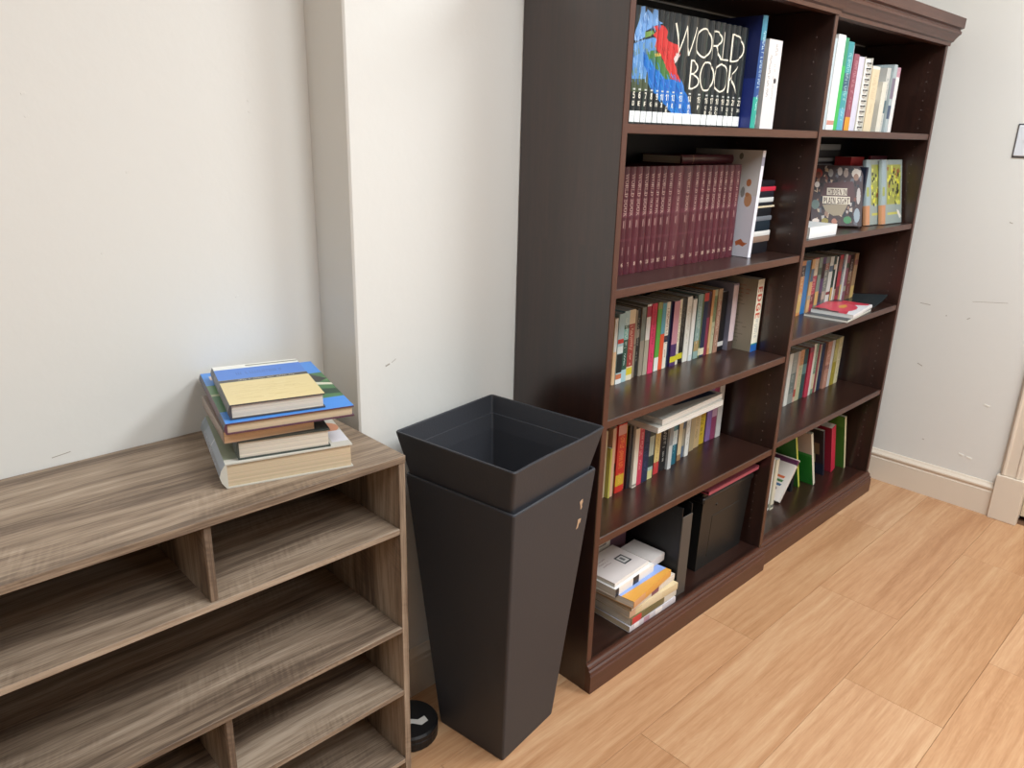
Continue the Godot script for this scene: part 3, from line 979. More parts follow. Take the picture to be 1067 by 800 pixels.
	# --- third shelf: paperbacks
	var C := [
		[0.150, 0.176, 190, 0, "b8b2a4", [0.3, 0.5, "6f6a60"], "55504a", "grey"], [0.176, 0.206, 196, 2, "8fb0b8", [0.6, 0.8, "2b3a36"], "", "pale blue"], [0.206, 0.238, 192, 1, "d8c7a8", [], "7b2f2a", "cream"],
		[0.239, 0.253, 186, 4, "d8b48c", [0.0, 0.5, "d2d0c8"], "", "orange and cream"], [0.253, 0.278, 196, 6, "a8c4c8", [0.36, 0.42, "c23a30", 0.46, 0.56, "d8e0dc", 0.57, 0.84, "16211f", 0.86, 0.93, "c5714a", 0.93, 1.0, "dfe2e0"], "", "pale blue and black"],
		[0.278, 0.301, 200, 4, "a9c8cc", [0.20, 0.82, "2c5346", 0.25, 0.40, "7fb7b0"], "e2ece6", "blue and dark-green"], [0.301, 0.328, 200, 3, "ddc9a6", [0.20, 0.80, "9b3a33", 0.82, 0.92, "d8c232", 0.92, 1.0, "e4d9bc"], "e6c9b0", "cream and brick red"],
		[0.328, 0.345, 194, -2, "8e7f6c", [0.5, 0.52, "5b5148"], "", "taupe"], [0.345, 0.361, 196, -4, "24211f", [0.3, 0.42, "8a8072"], "a59c8c", "black"], [0.361, 0.380, 198, 0, "93897a", [0.0, 0.48, "6e766e"], "", "grey brown"],
		[0.380, 0.400, 204, 2, "a8a08c", [0.0, 0.5, "dcd8d0", 0.03, 0.18, "a8344a"], "", "white and taupe"], [0.400, 0.425, 204, 4, "d43a62", [0.0, 0.3, "c23048"], "8d1f3a", "hot pink"],
		[0.425, 0.434, 198, -4, "4a2228", [], "", "thin maroon"], [0.434, 0.455, 202, 0, "5aa33e", [0.0, 0.1, "8c8a4a", 0.80, 1.0, "e6e6de"], "", "bright green"], [0.455, 0.475, 198, 0, "e0552f", [0.0, 0.46, "5f9fae"], "", "orange and sky blue"],
		[0.475, 0.493, 198, 0, "e3dccb", [0.50, 0.60, "2a2e42"], "9a5a40", "navy-banded cream"], [0.493, 0.510, 196, -4, "22304a", [0.0, 0.05, "3a2a30"], "", "navy"],
		[0.510, 0.539, 196, 2, "4a2f62", [0.0, 0.66, "c58a98", 0.85, 0.94, "cfc52e"], "", "pink and purple"], [0.539, 0.554, 198, 0, "dfd6bc", [0.84, 0.93, "cfc52e"], "9c9278", "yellow-labelled cream"],
		[0.554, 0.579, 198, -2, "1c1d1e", [0.84, 0.93, "cdc22c"], "6b6a62", "yellow-labelled black"], [0.579, 0.604, 200, 0, "e0ddd2", [], "bcb6a6", "off white"],
		[0.604, 0.623, 190, 4, "e9e8e2", [0.9, 1.0, "cfd8d6"], "", "plain white"], [0.623, 0.635, 196, -4, "3a4446", [], "", "dark grey"], [0.635, 0.661, 200, 0, "8aa39c", [0.72, 0.88, "a58d5e"], "c8d2c8", "grey green"],
		[0.661, 0.669, 198, 0, "5b6a3f", [0.85, 0.97, "d8cfa8"], "", "thin olive"], [0.669, 0.693, 200, 0, "262c46", [0.0, 0.13, "c84a44", 0.86, 0.97, "d9d0b0"], "", "red-topped navy"],
		[0.693, 0.712, 200, -2, "8e3a4e", [0.0, 0.4, "4a2f3c"], "", "plum"], [0.712, 0.725, 204, 0, "c98f5e", [0.4, 0.9, "d0a878"], "", "orange tan"], [0.725, 0.742, 204, 0, "b9b694", [0.1, 0.5, "7f8e66"], "5f5a48", "pale green"],
		[0.742, 0.767, 204, 2, "a87f6a", [0.0, 0.2, "b59a7c"], "e0d0bc", "rosy brown"], [0.767, 0.803, 190, 0, "1b1a1c", [0.84, 0.92, "cfcac2"], "", "thick black"]]
	row_of(C, "paperback_book", "paperback", "in row on third shelf of nearer bookcase", "paperbacks on the third shelf", S1[2], 0.132, 0.112, false, 41)
	S = spine_cell(0.03, 0.215, "d8c3c4", [0.0, 0.03, "8a7f90", 0.86, 1.0, "4a3a34"], "", g)
	L = cover_cell(0.13, 0.215, "8d8a9a")
	o = book("pale_pink_book", "pale pink spined hardback beyond the black paperback on third shelf", "", 0.030, 0.215, 0.13, true, S, L, swatch("6b4a40"))
	o.position = Vector3(0.822, S1[2] + 0.0005, 0.15)
	S = spine_cell(0.04, 0.232, "efe6cf", [0.90, 1.0, "2a62a8", 0.885, 0.905, "3d8f8a"], "", g)
	print_text(AT, "EDGE", false, true, Vector2(S.position.x + 6, S.position.y + 24), Vector2(0, 100), Vector2(27, 0), Color("c8523c"))
	scribble(Rect2i(S.position + Vector2i(10, 126), Vector2i(18, 66)), Color("8f9aa0"), true, g)
	L = cover_cell(0.165, 0.232, "9a907c")
	for k in 16:
		scribble(Rect2i(L.position + Vector2i(20, 22 + k * 12), Vector2i(g.randi_range(80, 125), 3)), Color("6f6656") if k > 2 else Color("a05a48"), false, g)
	rfill(L, 0.02, 0.03, 0.12, 0.07, "d8d4c8")
	o = book("reference_book", "thick cream reference paperback with red spine letters and blue foot on third shelf", "", 0.038, 0.232, 0.165, false, S, L, swatch("cfc4a8"))
	o.position = Vector3(0.866, S1[2] + 0.0005, 0.205)
	# --- fourth shelf: mixed books
	var Dr := [
		[0.120, 0.150, 205, -4, "6a2f2a", [], "c8a878", "brick red"], [0.150, 0.180, 210, 0, "3a4a3a", [], "b8b090", "dark green"], [0.180, 0.209, 200, 0, "c9b898", [], "6b5a48", "tan"],
		[0.209, 0.218, 150, 12, "b5a94e", [], "", "short thin olive"], [0.218, 0.232, 205, 10, "cfa58a", [], "", "peach"], [0.232, 0.247, 205, 2, "5a5236", [0.0, 0.55, "a83a30", 0.55, 0.66, "1c1c1c"], "", "olive and red"],
		[0.247, 0.284, 208, 6, "c42d22", [0.74, 0.90, "c9a42c", 0.02, 0.16, "d2968a"], "efb050", "red and gold"], [0.284, 0.295, 194, 0, "cc6a5c", [0.0, 0.33, "d0a23e"], "", "coral"], [0.295, 0.313, 194, 8, "15161f", [], "3a3c4a", "black"],
		[0.313, 0.333, 194, 16, "e2d9c8", [0.03, 0.07, "2a2a2c", 0.95, 0.98, "8c8478"], "", "cream white"], [0.333, 0.358, 194, 14, "c23a52", [0.0, 0.1, "d85a68"], "e8b8b8", "crimson"], [0.358, 0.390, 194, 12, "1e2644", [], "48507a", "navy blue"],
		[0.390, 0.416, 194, 10, "243a38", [0.30, 0.62, "a8b0a2", 0.80, 0.86, "9fb8b4", 0.86, 1.0, "c9c68a"], "", "dark green patterned"], [0.416, 0.430, 194, 4, "151617", [], "", "thin black"], [0.430, 0.458, 194, 2, "d8c27e", [0.80, 1.0, "c23a3c"], "a88c50", "yellow cream and red"],
		[0.458, 0.466, 194, 0, "38202f", [], "", "thin plum"], [0.466, 0.496, 194, 0, "141416", [], "e0ded6", "white-lettered black"], [0.496, 0.515, 194, 8, "c8cac8", [0.0, 0.6, "8e9294"], "", "silver grey"], [0.515, 0.526, 190, -6, "202428", [], "", "thin charcoal"],
		[0.526, 0.556, 194, -4, "1f6478", [0.42, 0.66, "d5dcda"], "9ccad2", "teal blue"], [0.556, 0.566, 194, -6, "28282c", [], "", "slim black"], [0.566, 0.592, 194, -10, "9a7a56", [0.3, 0.9, "d8c7a2"], "", "brown and cream"], [0.592, 0.618, 194, -18, "5c6e82", [0.5, 0.8, "a8a08c"], "", "slate blue"],
		[0.618, 0.640, 194, -14, "e6e4dc", [], "b8b4a8", "white"], [0.640, 0.659, 190, -24, "6a5f58", [], "", "dark taupe"], [0.659, 0.691, 190, -28, "b39f7c", [0.2, 0.3, "2c2824"], "", "beige"], [0.691, 0.730, 190, -34, "cbb084", [0.3, 0.4, "4a3c28"], "8c744c", "golden tan"],
		[0.730, 0.768, 190, -40, "cfae2e", [0.2, 0.5, "b08a20"], "3c3420", "yellow"], [0.776, 0.806, 195, -40, "8a6aa0", [0.3, 0.45, "d0b8d0"], "", "lavender"], [0.806, 0.836, 200, -40, "9a4a6a", [0.3, 0.6, "c8a0b4"], "", "magenta"], [0.836, 0.866, 214, -38, "d9d6d0", [], "", "tall white"]]
	row_of(Dr, "shelf_book", "book", "in row on fourth shelf of nearer bookcase", "books on the fourth shelf", S1[3], 0.162, 0.118, false, 43)
	# two thick magazines lying across the tops of the row
	S = spine_cell(0.016, 0.34, "dad6cc", [], "", g)
	o = book("magazine", "white magazine lying on top of the fourth-shelf row, lower of two", "magazines on the fourth-shelf row", 0.0165, 0.345, 0.155, false, S, swatch("dad6cc"), swatch("d8d4ca"), "paper_white")
	flat(o, Vector3(0.300, S1[3] + 0.1956, 0.100), 0.03, "back", 0.016)
	var R := cover_cell(0.14, 0.33, "d9d6ce")
	rpoly(R, [0.0, 0.05, 0.9, 0.05, 0.72, 0.62, 0.0, 0.75], "4a342c")
	rpoly(R, [0.45, 0.05, 0.62, 0.05, 0.40, 0.70, 0.22, 0.70], "8a5a44")
	rpoly(R, [0.70, 0.05, 0.9, 0.05, 0.72, 0.62, 0.55, 0.64], "2a3450")
	rpoly(R, [0.05, 0.05, 0.3, 0.05, 0.3, 0.2, 0.05, 0.25], "6a86b0")
	o = book("magazine", "white magazine with dark brown cover picture lying topmost on fourth-shelf row", "magazines on the fourth-shelf row", 0.017, 0.33, 0.145, false, S, swatch("dad6cc"), R, "paper_white")
	flat(o, Vector3(0.318, S1[3] + 0.2126, 0.108), 0.05, "back", 0.017)
	bottom_shelf(g)

func bottom_shelf(g: RandomNumberGenerator):
	# the stack of seven, from the shelf up: thickness, length, depth, colours, x middle of spine, z of spine, turn
	var st := [
		[0.019, 0.222, 0.175, "c9c6cc", [0.1, 0.2, "e6e0e0", 0.3, 0.42, "b08c9a", 0.55, 0.7, "e8e4e2"], "silver grey book at the bottom of the lying stack", 0.302, 0.298, 0.0, false],
		[0.023, 0.222, 0.17, "6a6240", [0.03, 0.22, "c23a3c", 0.72, 1.0, "cdc8bc"], "olive book with a red patch, second up in the lying stack", 0.308, 0.296, 0.015, false],
		[0.023, 0.226, 0.172, "d6c39c", [0.0, 0.12, "cfa88c", 0.25, 0.66, "dccba8"], "tan book with cream spine, third up in the lying stack", 0.306, 0.295, -0.02, false],
		[0.022, 0.224, 0.170, "dcd0c2", [0.0, 0.25, "e6dcd0", 0.45, 0.62, "7c4058"], "beige book with purple patch, fourth up in the lying stack", 0.310, 0.288, 0.06, false],
		[0.023, 0.215, 0.165, "d89a48", [0.0, 0.3, "d8a070", 0.3, 1.0, "e0a24a"], "blue book with orange spine, fifth up in the lying stack", 0.292, 0.296, 0.13, true],
		[0.026, 0.190, 0.150, "efece6", [0.0, 0.09, "1e2430", 0.45, 0.6, "24262a"], "white book with black spine marks, sixth up in the lying stack", 0.255, 0.258, 0.05, false]]
	var y := SB + 0.0005
	for e in st:
		var S := spine_cell(e[0], e[1], e[3], e[4], "", g)
		var top := swatch(e[3])
		if e[9]:
			top = cover_cell(e[2], e[1], "8ea6dc")
			rpoly(top, [0.0, 0.0, 0.25, 0.0, 0.10, 1.0, 0.0, 1.0], "e0a24a")
		var o := book("lying_book", e[5] + " on bottom shelf", "lying stack on bottom shelf", e[0] - 0.0006, e[1], e[2], false, S, swatch(e[3]), top, "paper_tan" if e[0] < 0.0225 else "paper")
		var q := Basis(Vector3.UP, e[8])
		# spine towards the room; its middle sits at the given place
		flat(o, Vector3(e[6], y, e[7]) + q * Vector3(e[1] * 0.5, 0, 0), e[8], "front", e[0] - 0.0006)
		y += e[0]
	var R := cover_cell(0.130, 0.168, "ddd2cd")
	rfill(R, 0.30, 0.62, 0.62, 0.84, "26282a")
	rfill(R, 0.34, 0.65, 0.58, 0.81, "d5d0cc")
	rfill(R, 0.40, 0.70, 0.54, 0.76, "6a6a68")
	for k in 3:
		scribble(Rect2i(R.position + Vector2i(70 + k * 12, 40), Vector2i(4, 45)), Color("a0827e"), true, g)
	var S7 := spine_cell(0.012, 0.168, "e9e3dd", [], "", g)
	var t7 := book("lying_book", "pale pink paperback with black-framed square, topmost of stack on bottom shelf", "lying stack on bottom shelf", 0.012, 0.168, 0.130, false, S7, swatch("ddd2cd"), R, "paper")
	flat(t7, Vector3(0.250 + 0.084, y, 0.244), 0.06, "front", 0.012)
	var S8 := spine_cell(0.0255, 0.10, "d6cec8", [], "", g)
	var t8 := book("booklet", "small pale booklet lying right of the topmost paperback on bottom shelf", "", 0.0255, 0.074, 0.11, false, S8, swatch("cfc6c0"), swatch("cfc6c0"))
	flat(t8, Vector3(0.4265, SB + 0.1112, 0.236), 0.06, "front", 0.0255)
	# standing papers behind the stack
	var L := cover_cell(0.16, 0.24, "d8d2c8")
	scribble(Rect2i(L.position + Vector2i(30, 150), Vector2i(90, 5)), Color("77706a"), false, g)
	var sh := thing("notebook", "pale notebook standing upright behind the lying stack on bottom shelf", "notebook", Vector3(0.262, SB + 0.0005, 0.102))
	part("cover", box(Vector3(0.13, 0.27, 0.006), 0.0008), plain("d9d2c6", 0.6), sh, Vector3(0.0, 0.135, 0))
	var tx := part("printed_line", box(Vector3(0.06, 0.006, 0.0006), 0.0), plain("837a72", 0.8), sh, Vector3(0.015, 0.155, 0.0032))
	tx.rotation.z = 0.02
	var mv := thing("folder", "mauve folder standing upright behind the lying stack on bottom shelf", "folder", Vector3(0.354, SB + 0.0005, 0.088))
	part("panel", box(Vector3(0.14, 0.29, 0.005), 0.0008), plain("7d5a66", 0.6), mv, Vector3(0, 0.145, 0))
	# black magazine file
	var f := thing("magazine_file", "tall narrow black magazine file standing beside the lying stack", "magazine file", Vector3(0.457, SB + 0.0005, 0.152))
	var fw := 0.050
	var fh := 0.300
	var fd := 0.26
	var fm := plain("26262a", 0.42)
	part("front_panel", box(Vector3(fw, fh - 0.03, 0.003), 0.001), plain("4a4642", 0.45), f, Vector3(0, (fh - 0.03) * 0.5, fd * 0.5))
	part("back_panel", box(Vector3(fw, fh, 0.003), 0.001), fm, f, Vector3(0, fh * 0.5, -fd * 0.5))
	for s in [-1, 1]:
		part("side_panel", box(Vector3(0.003, fh, fd - 0.003), 0.001), M.black, f, Vector3(s * (fw * 0.5 - 0.0015), fh * 0.5, 0))
	part("bottom", box(Vector3(fw - 0.006, 0.003, fd - 0.003), 0.0), fm, f, Vector3(0, 0.002, 0))
	# black file crate with a rim
	var c := thing("file_box", "black plastic file box with rimmed lid on bottom shelf", "box", Vector3(0.735, SB + 0.0005, 0.140))
	var st2 := st_new()
	var hb := [Vector2(0.135, 0.103), Vector2(0.146, 0.112)]
	var hgt := 0.262
	for k in 4:
		var sx: int = [1, -1, -1, 1][k]
		var sz: int = [1, 1, -1, -1][k]
		var nx: int = [1, -1, -1, 1][(k + 1) % 4]
		var nz: int = [1, 1, -1, -1][(k + 1) % 4]
		var a := Vector3(sx * hb[0].x, 0, sz * hb[0].y)
		var b := Vector3(nx * hb[0].x, 0, nz * hb[0].y)
		var d := Vector3(sx * hb[1].x, hgt, sz * hb[1].y)
		var e := Vector3(nx * hb[1].x, hgt, nz * hb[1].y)
		var n := (b - a).cross(d - a).normalized()
		if n.dot((a + b) * 0.5) < 0:
			n = -n
		quad(st2, a, b, e, d, n)
	quad(st2, Vector3(-hb[0].x, 0, -hb[0].y), Vector3(hb[0].x, 0, -hb[0].y), Vector3(hb[0].x, 0, hb[0].y), Vector3(-hb[0].x, 0, hb[0].y), Vector3.DOWN)
	quad(st2, Vector3(-hb[1].x, hgt, -hb[1].y), Vector3(hb[1].x, hgt, -hb[1].y), Vector3(hb[1].x, hgt, hb[1].y), Vector3(-hb[1].x, hgt, hb[1].y), Vector3.UP)
	var body := part("body", st2.commit(), M.blackbox, c)
	part("rim", box(Vector3(0.302, 0.022, 0.234), 0.005), M.blackbox, c, Vector3(0, hgt - 0.004, 0))
	part("lid", box(Vector3(0.290, 0.016, 0.222), 0.004), M.blackbox, c, Vector3(0, hgt + 0.013, 0))
	part("raised_panel", box(Vector3(0.16, 0.15, 0.003), 0.001), M.blackbox, body, Vector3(0.0, 0.11, 0.1065), Vector3(0.036, 0, 0))
	part("rivet", lathe([Vector2(0, 0.003), Vector2(0.004, 0.002), Vector2(0.005, 0.0)], 10), plain("0a0a0a", 0.3), body, Vector3(-0.062, 0.220, 0.1108), Vector3(PI / 2, 0, 0))
	var pf := thing("folder", "pink folder lying on top of the black file box", "folder", Vector3(0.738, SB + 0.2845, 0.150))
	part("lower_flap", box(Vector3(0.30, 0.003, 0.235), 0.0008), plain("b45866", 0.6), pf, Vector3(0, 0.0015, 0))
	part("papers", box(Vector3(0.28, 0.008, 0.22), 0.0006), M.paper_white, pf, Vector3(0, 0.007, -0.005))
	part("upper_flap", box(Vector3(0.30, 0.003, 0.237), 0.0008), plain("b45866", 0.6), pf, Vector3(0, 0.0125, 0))
	part("front_fold", box(Vector3(0.30, 0.014, 0.002), 0.0008), plain("b45866", 0.6), pf, Vector3(0, 0.007, 0.1175))

func parrot_set():
	var iw := 1132
	var ih := 488
	var img := Image.create(iw, ih, false, Image.FORMAT_RGB8)
	img.fill(Color("1c2123"))
	var g := RandomNumberGenerator.new()
	g.seed = 9
	for k in 240:     # blurred jungle behind the bird
		var x := g.randi_range(0, iw)
		var y := g.randi_range(0, ih)
		img.fill_rect(Rect2i(x, y, g.randi_range(2, 7), g.randi_range(20, 130)), [Color("2c3a33"), Color("1c2022"), Color("34423a"), Color("2a2f36"), Color("3d4a40")][g.randi_range(0, 4)])
	var art := {
		"wing": [0.162,0.287, 0.170,0.196, 0.186,0.104, 0.196,0.005, 0.215,0.000, 0.218,0.055, 0.238,0.014, 0.265,0.051, 0.279,0.003, 0.298,0.010, 0.307,0.090, 0.338,0.112, 0.278,0.148, 0.229,0.203, 0.229,0.248, 0.190,0.289],
		"shoulder": [0.06,0.45, 0.163,0.315, 0.221,0.274, 0.283,0.241, 0.316,0.246, 0.300,0.308, 0.309,0.340, 0.277,0.363, 0.261,0.416, 0.252,0.599, 0.170,0.611, 0.10,0.60],
		"body": [0.220,0.375, 0.292,0.387, 0.378,0.484, 0.421,0.503, 0.481,0.556, 0.514,0.615, 0.551,0.710, 0.590,0.836, 0.599,0.901, 0.463,0.911, 0.416,0.842, 0.355,0.758, 0.304,0.698, 0.277,0.636, 0.259,0.545, 0.235,0.473],
		"green1": [0.227,0.208, 0.279,0.179, 0.288,0.210, 0.229,0.258],
		"green2": [0.245,0.369, 0.309,0.340, 0.353,0.408, 0.393,0.497, 0.433,0.579, 0.385,0.585, 0.297,0.478, 0.262,0.433],
		"yellow": [0.298,0.376, 0.350,0.358, 0.345,0.388, 0.306,0.400],
		"red": [0.278,0.151, 0.309,0.131, 0.356,0.129, 0.375,0.174, 0.369,0.227, 0.398,0.255, 0.447,0.270, 0.481,0.298, 0.459,0.338, 0.435,0.403, 0.442,0.450, 0.467,0.503, 0.495,0.597, 0.481,0.599, 0.426,0.575, 0.393,0.497, 0.353,0.400, 0.323,0.354, 0.294,0.318, 0.304,0.257, 0.282,0.220, 0.299,0.183],
		"beak": [0.445,0.340, 0.481,0.347, 0.470,0.388, 0.441,0.437, 0.432,0.403]}
	var tone := {"wing": "6c98cc", "shoulder": "5b8cc2", "body": "1d66b6", "green1": "6f8f42", "green2": "44713a", "yellow": "c0a850", "red": "c2302e", "beak": "d0c0ba"}
	poly(img, pvec([0.02,0.50, 0.17,0.56, 0.26,0.55, 0.28,0.70, 0.20,0.72, 0.05,0.72], iw, ih), Color("47513a"))
	for k in ["wing", "shoulder", "body", "green1", "green2", "yellow", "red", "beak"]:
		poly(img, pvec(art[k], iw, ih), Color(tone[k]))
	# feather strokes
	for k in 90:
		var x := g.randf_range(0.165, 0.33)
		var y := g.randf_range(0.03, 0.27)
		if Geometry2D.is_point_in_polygon(Vector2(x * iw, y * ih), pvec(art.wing, iw, ih)):
			poly(img, PackedVector2Array([Vector2(x * iw, y * ih), Vector2(x * iw + 3, y * ih), Vector2(x * iw + 10, y * ih + 22), Vector2(x * iw + 7, y * ih + 24)]), Color("a4c2e4") if k % 2 else Color("4470ac"))
	for k in 520:
		var x := g.randf_range(0.08, 0.60)
		var y := g.randf_range(0.27, 0.9)
		var p := Vector2(x * iw, y * ih)
		if Geometry2D.is_point_in_polygon(p, pvec(art.body, iw, ih)):
			poly(img, PackedVector2Array([p, p + Vector2(4, 1), p + Vector2(20, 26), p + Vector2(15, 28)]), [Color("164c94"), Color("3c8cd4"), Color("1f7cc0"), Color("2f5cb4")][k % 4])
		elif Geometry2D.is_point_in_polygon(p, pvec(art.shoulder, iw, ih)):
			poly(img, PackedVector2Array([p, p + Vector2(4, 1), p + Vector2(8, 24), p + Vector2(3, 24)]), [Color("8cb2da"), Color("3f6ca4"), Color("6a7f5c")][k % 3])
		elif Geometry2D.is_point_in_polygon(p, pvec(art.red, iw, ih)):
			poly(img, PackedVector2Array([p, p + Vector2(4, 1), p + Vector2(12, 18), p + Vector2(8, 20)]), [Color("d4483e"), Color("98201f")][k % 2])
	# the title across the spines
	var cream := Color("efe6d2")
	word(img, "WORLD", 0.432, 0.958, 0.090, 0.345, iw, ih, cream)
	word(img, "BOOK", 0.550, 0.940, 0.388, 0.648, iw, ih, cream)
	var xs := [0.030, 0.062, 0.093, 0.124, 0.143, 0.165, 0.187, 0.21, 0.23, 0.25, 0.271, 0.297, 0.333, 0.37, 0.413, 0.439, 0.462, 0.488, 0.515, 0.538, 0.564, 0.596]
	var nums := ["2 B", "3 C-Ch", "4 Ci-Cz", "5 D", "6 E", "7 F", "8 G", "9 H", "10 I", "11 J-K", "12 L", "13 M", "14 N-O", "15 P", "16 Q-R", "17 S-Sn", "18 So-Sz", "19 T", "20 U-V", "21 W-X-Y-Z", "22 Index"]
	for i in 21:
		var c0: float = (xs[i] - 0.03) / 0.566 * iw
		var c1: float = (xs[i + 1] - 0.03) / 0.566 * iw
		var cx := (c0 + c1) * 0.5
		img.fill_rect(Rect2i(int(cx) - 9, int(0.690 * ih), 18, 7), Color("c4c5be"))
		var w: PackedStringArray = nums[i].split(" ")
		var nw := minf(26.0, 15.0 * w[0].length())
		print_text(img, w[0], false, true, Vector2(cx - nw * 0.5, 0.775 * ih), Vector2(nw, 0), Vector2(0, -28), cream)
		var bits := w[1].split("-")
		for k in mini(bits.size(), 3):
			var bw := minf(26.0, 16.0 * bits[k].length())
			print_text(img, bits[k], false, true, Vector2(cx - bw * 0.5, (0.838 + 0.05 * k) * ih), Vector2(bw, 0), Vector2(0, -20), cream)
		# library label
		img.fill_rect(Rect2i(int(c0) + 1, int(0.885 * ih), int(c1 - c0) - 2, int(0.10 * ih)), Color("efeeea"))
		for k in 3:
			img.fill_rect(Rect2i(int(cx) - 8, int((0.905 + k * 0.025) * ih), g.randi_range(9, 16), 2), Color("b4b2ae"))
	var m := plain("ffffff", 0.3)
	m.albedo_texture = ImageTexture.create_from_image(img)
	var side := plain("1f2427", 0.35)
	for i in 21:
		var w: float = xs[i + 1] - xs[i] - 0.0007
		var u0: float = (xs[i] - 0.03) / 0.566
		var u1: float = (xs[i + 1] - 0.03) / 0.566
		var h: float = 0.243 + [0.0, 0.0004, -0.0004][i % 3]
		var t := thing("encyclopedia_volume", "parrot-print encyclopedia volume marked %s on the top shelf of nearer bookcase" % nums[i], "book", Vector3((xs[i] + xs[i + 1]) * 0.5, S1[0] + 0.0004, 0.226), 0.0, "parrot encyclopedia set")
		var dark := Rect2(0.99, 0.02, 0.004, 0.004)
		part("cover", cover_mesh(w, h, 0.19, true, Rect2(u0, 0, u1 - u0, 1), dark, dark), m, t)
		part("pages", page_mesh(w, h, 0.19, true), M.paper_white, t)

func pvec(a: Array, w: int, h: int) -> PackedVector2Array:
	var o := PackedVector2Array()
	for i in range(0, a.size(), 2):
		o.append(Vector2(a[i] * w, a[i + 1] * h))
	return o

func stroke(img: Image, pts: Array, wd: float, col: Color):
	for i in pts.size() - 1:
		var a: Vector2 = pts[i]
		var b: Vector2 = pts[i + 1]
		var n := (b - a).orthogonal().normalized() * wd * 0.5
		var e := (b - a).normalized() * wd * 0.3
		poly(img, PackedVector2Array([a + n - e, b + n + e, b - n + e, a - n - e]), col)

func word(img: Image, text: String, x0: float, x1: float, y0: float, y1: float, iw: int, ih: int, col: Color):
	# tall narrow humanist capitals drawn with a pen: thin strokes, wide round O
	var G := {"W": 1.35, "O": 1.1, "R": 0.72, "L": 0.6, "D": 0.95, "B": 0.75, "K": 0.8}
	var tot := 0.0
	for ch in text:
		tot += G[ch]
	var x := x0
	for ch in text:
		var wd: float = G[ch] / tot * (x1 - x0)
		var f := func(u: float, v: float) -> Vector2: return Vector2((x + wd * u) * iw, (y1 + (y0 - y1) * v) * ih)
		var t := 8.8
		match ch:
			"W":
				stroke(img, [f.call(0.0, 1.0), f.call(0.24, 0.0)], t, col)
				stroke(img, [f.call(0.24, 0.0), f.call(0.50, 0.98)], t * 0.7, col)
				stroke(img, [f.call(0.50, 0.98), f.call(0.72, 0.0)], t, col)
				stroke(img, [f.call(0.72, 0.0), f.call(0.98, 1.0)], t * 0.7, col)
			"O":
				var o := []
				for k in 33:
					var a := TAU * k / 32.0
					o.append(f.call(0.5 + 0.46 * cos(a), 0.5 + 0.51 * sin(a)))
				stroke(img, o, t * 0.9, col)
			"R", "B", "D":
				stroke(img, [f.call(0.12, 0.0), f.call(0.12, 1.0)], t, col)
				var ends := [[1.0, 0.0, 0.80]] if ch == "D" else ([[1.0, 0.47, 0.66]] if ch == "R" else [[1.0, 0.53, 0.55], [0.53, 0.0, 0.72]])
				for q in ends:
					var o := [f.call(0.12, q[0])]
					for k in 17:
						var a := PI * 0.5 - PI * k / 16.0
						o.append(f.call(0.25 + q[2] * cos(a), (q[0] + q[1]) * 0.5 + (q[0] - q[1]) * 0.5 * sin(a)))
					o.append(f.call(0.12, q[1]))
					stroke(img, o, t * 0.85, col)
				if ch == "R":
					stroke(img, [f.call(0.40, 0.48), f.call(0.98, 0.0)], t, col)
			"L":
				stroke(img, [f.call(0.15, 1.0), f.call(0.15, 0.0)], t, col)
				stroke(img, [f.call(0.15, 0.02), f.call(0.9, 0.02)], t * 0.8, col)
			"K":
				stroke(img, [f.call(0.12, 0.0), f.call(0.12, 1.0)], t, col)
				stroke(img, [f.call(0.88, 1.0), f.call(0.16, 0.46)], t * 0.7, col)
				stroke(img, [f.call(0.34, 0.58), f.call(0.98, 0.0)], t, col)
		x += wd

func maroon_set():
	var xs := [0.030, 0.058, 0.086, 0.113, 0.139, 0.165, 0.188, 0.213, 0.24, 0.267, 0.291, 0.315, 0.34, 0.372, 0.414, 0.457, 0.491, 0.519, 0.548, 0.577, 0.604, 0.63, 0.663, 0.697]
	var g := RandomNumberGenerator.new()
	g.seed = 12
	for i in xs.size() - 1:
		var w: float = xs[i + 1] - xs[i] - 0.0008
		var h := 0.259
		var base: String = ["4c1924", "521d28", "481721"][i % 3]
		var S := spine_cell(w, h, base, [0.42, 0.46, "572430", 0.66, 0.68, "582630"], "", g)
		var cx := S.position.x + S.size.x * 0.5
		var gold := Color("b39a8c")
		# title runs down the spine, numeral at the foot
		print_text(AT, "WORLD BOOK", true, false, Vector2(cx - 6, S.position.y + 16), Vector2(0, 100), Vector2(11, 0), gold)
		AT.fill_rect(Rect2i(int(cx) - 5, S.position.y + 126, 3, 18), gold.lerp(Color(base), 0.3))
		AT.fill_rect(Rect2i(int(cx) + 1, S.position.y + 124, 2, 22), gold.lerp(Color(base), 0.45))
		AT.fill_rect(Rect2i(int(cx) - 3, S.position.y + 190, 2, 20), gold.lerp(Color(base), 0.35))
		var num := str(i + 1)
		var nw := 6.0 * num.length()
		print_text(AT, num, true, true, Vector2(cx - nw * 0.5, S.position.y + 238), Vector2(nw, 0), Vector2(0, -9), Color("dcc4aa"))
		var sw := swatch(base)
		var o := book("encyclopedia_volume", "maroon encyclopedia volume with gold lettering, %s from left in maroon row" % ORD[i], "maroon encyclopedias", w, h, 0.175, true, S, sw, sw, "paper_tan")
		o.position = Vector3((xs[i] + xs[i + 1]) * 0.5, S1[1] + 0.0004, 0.192)

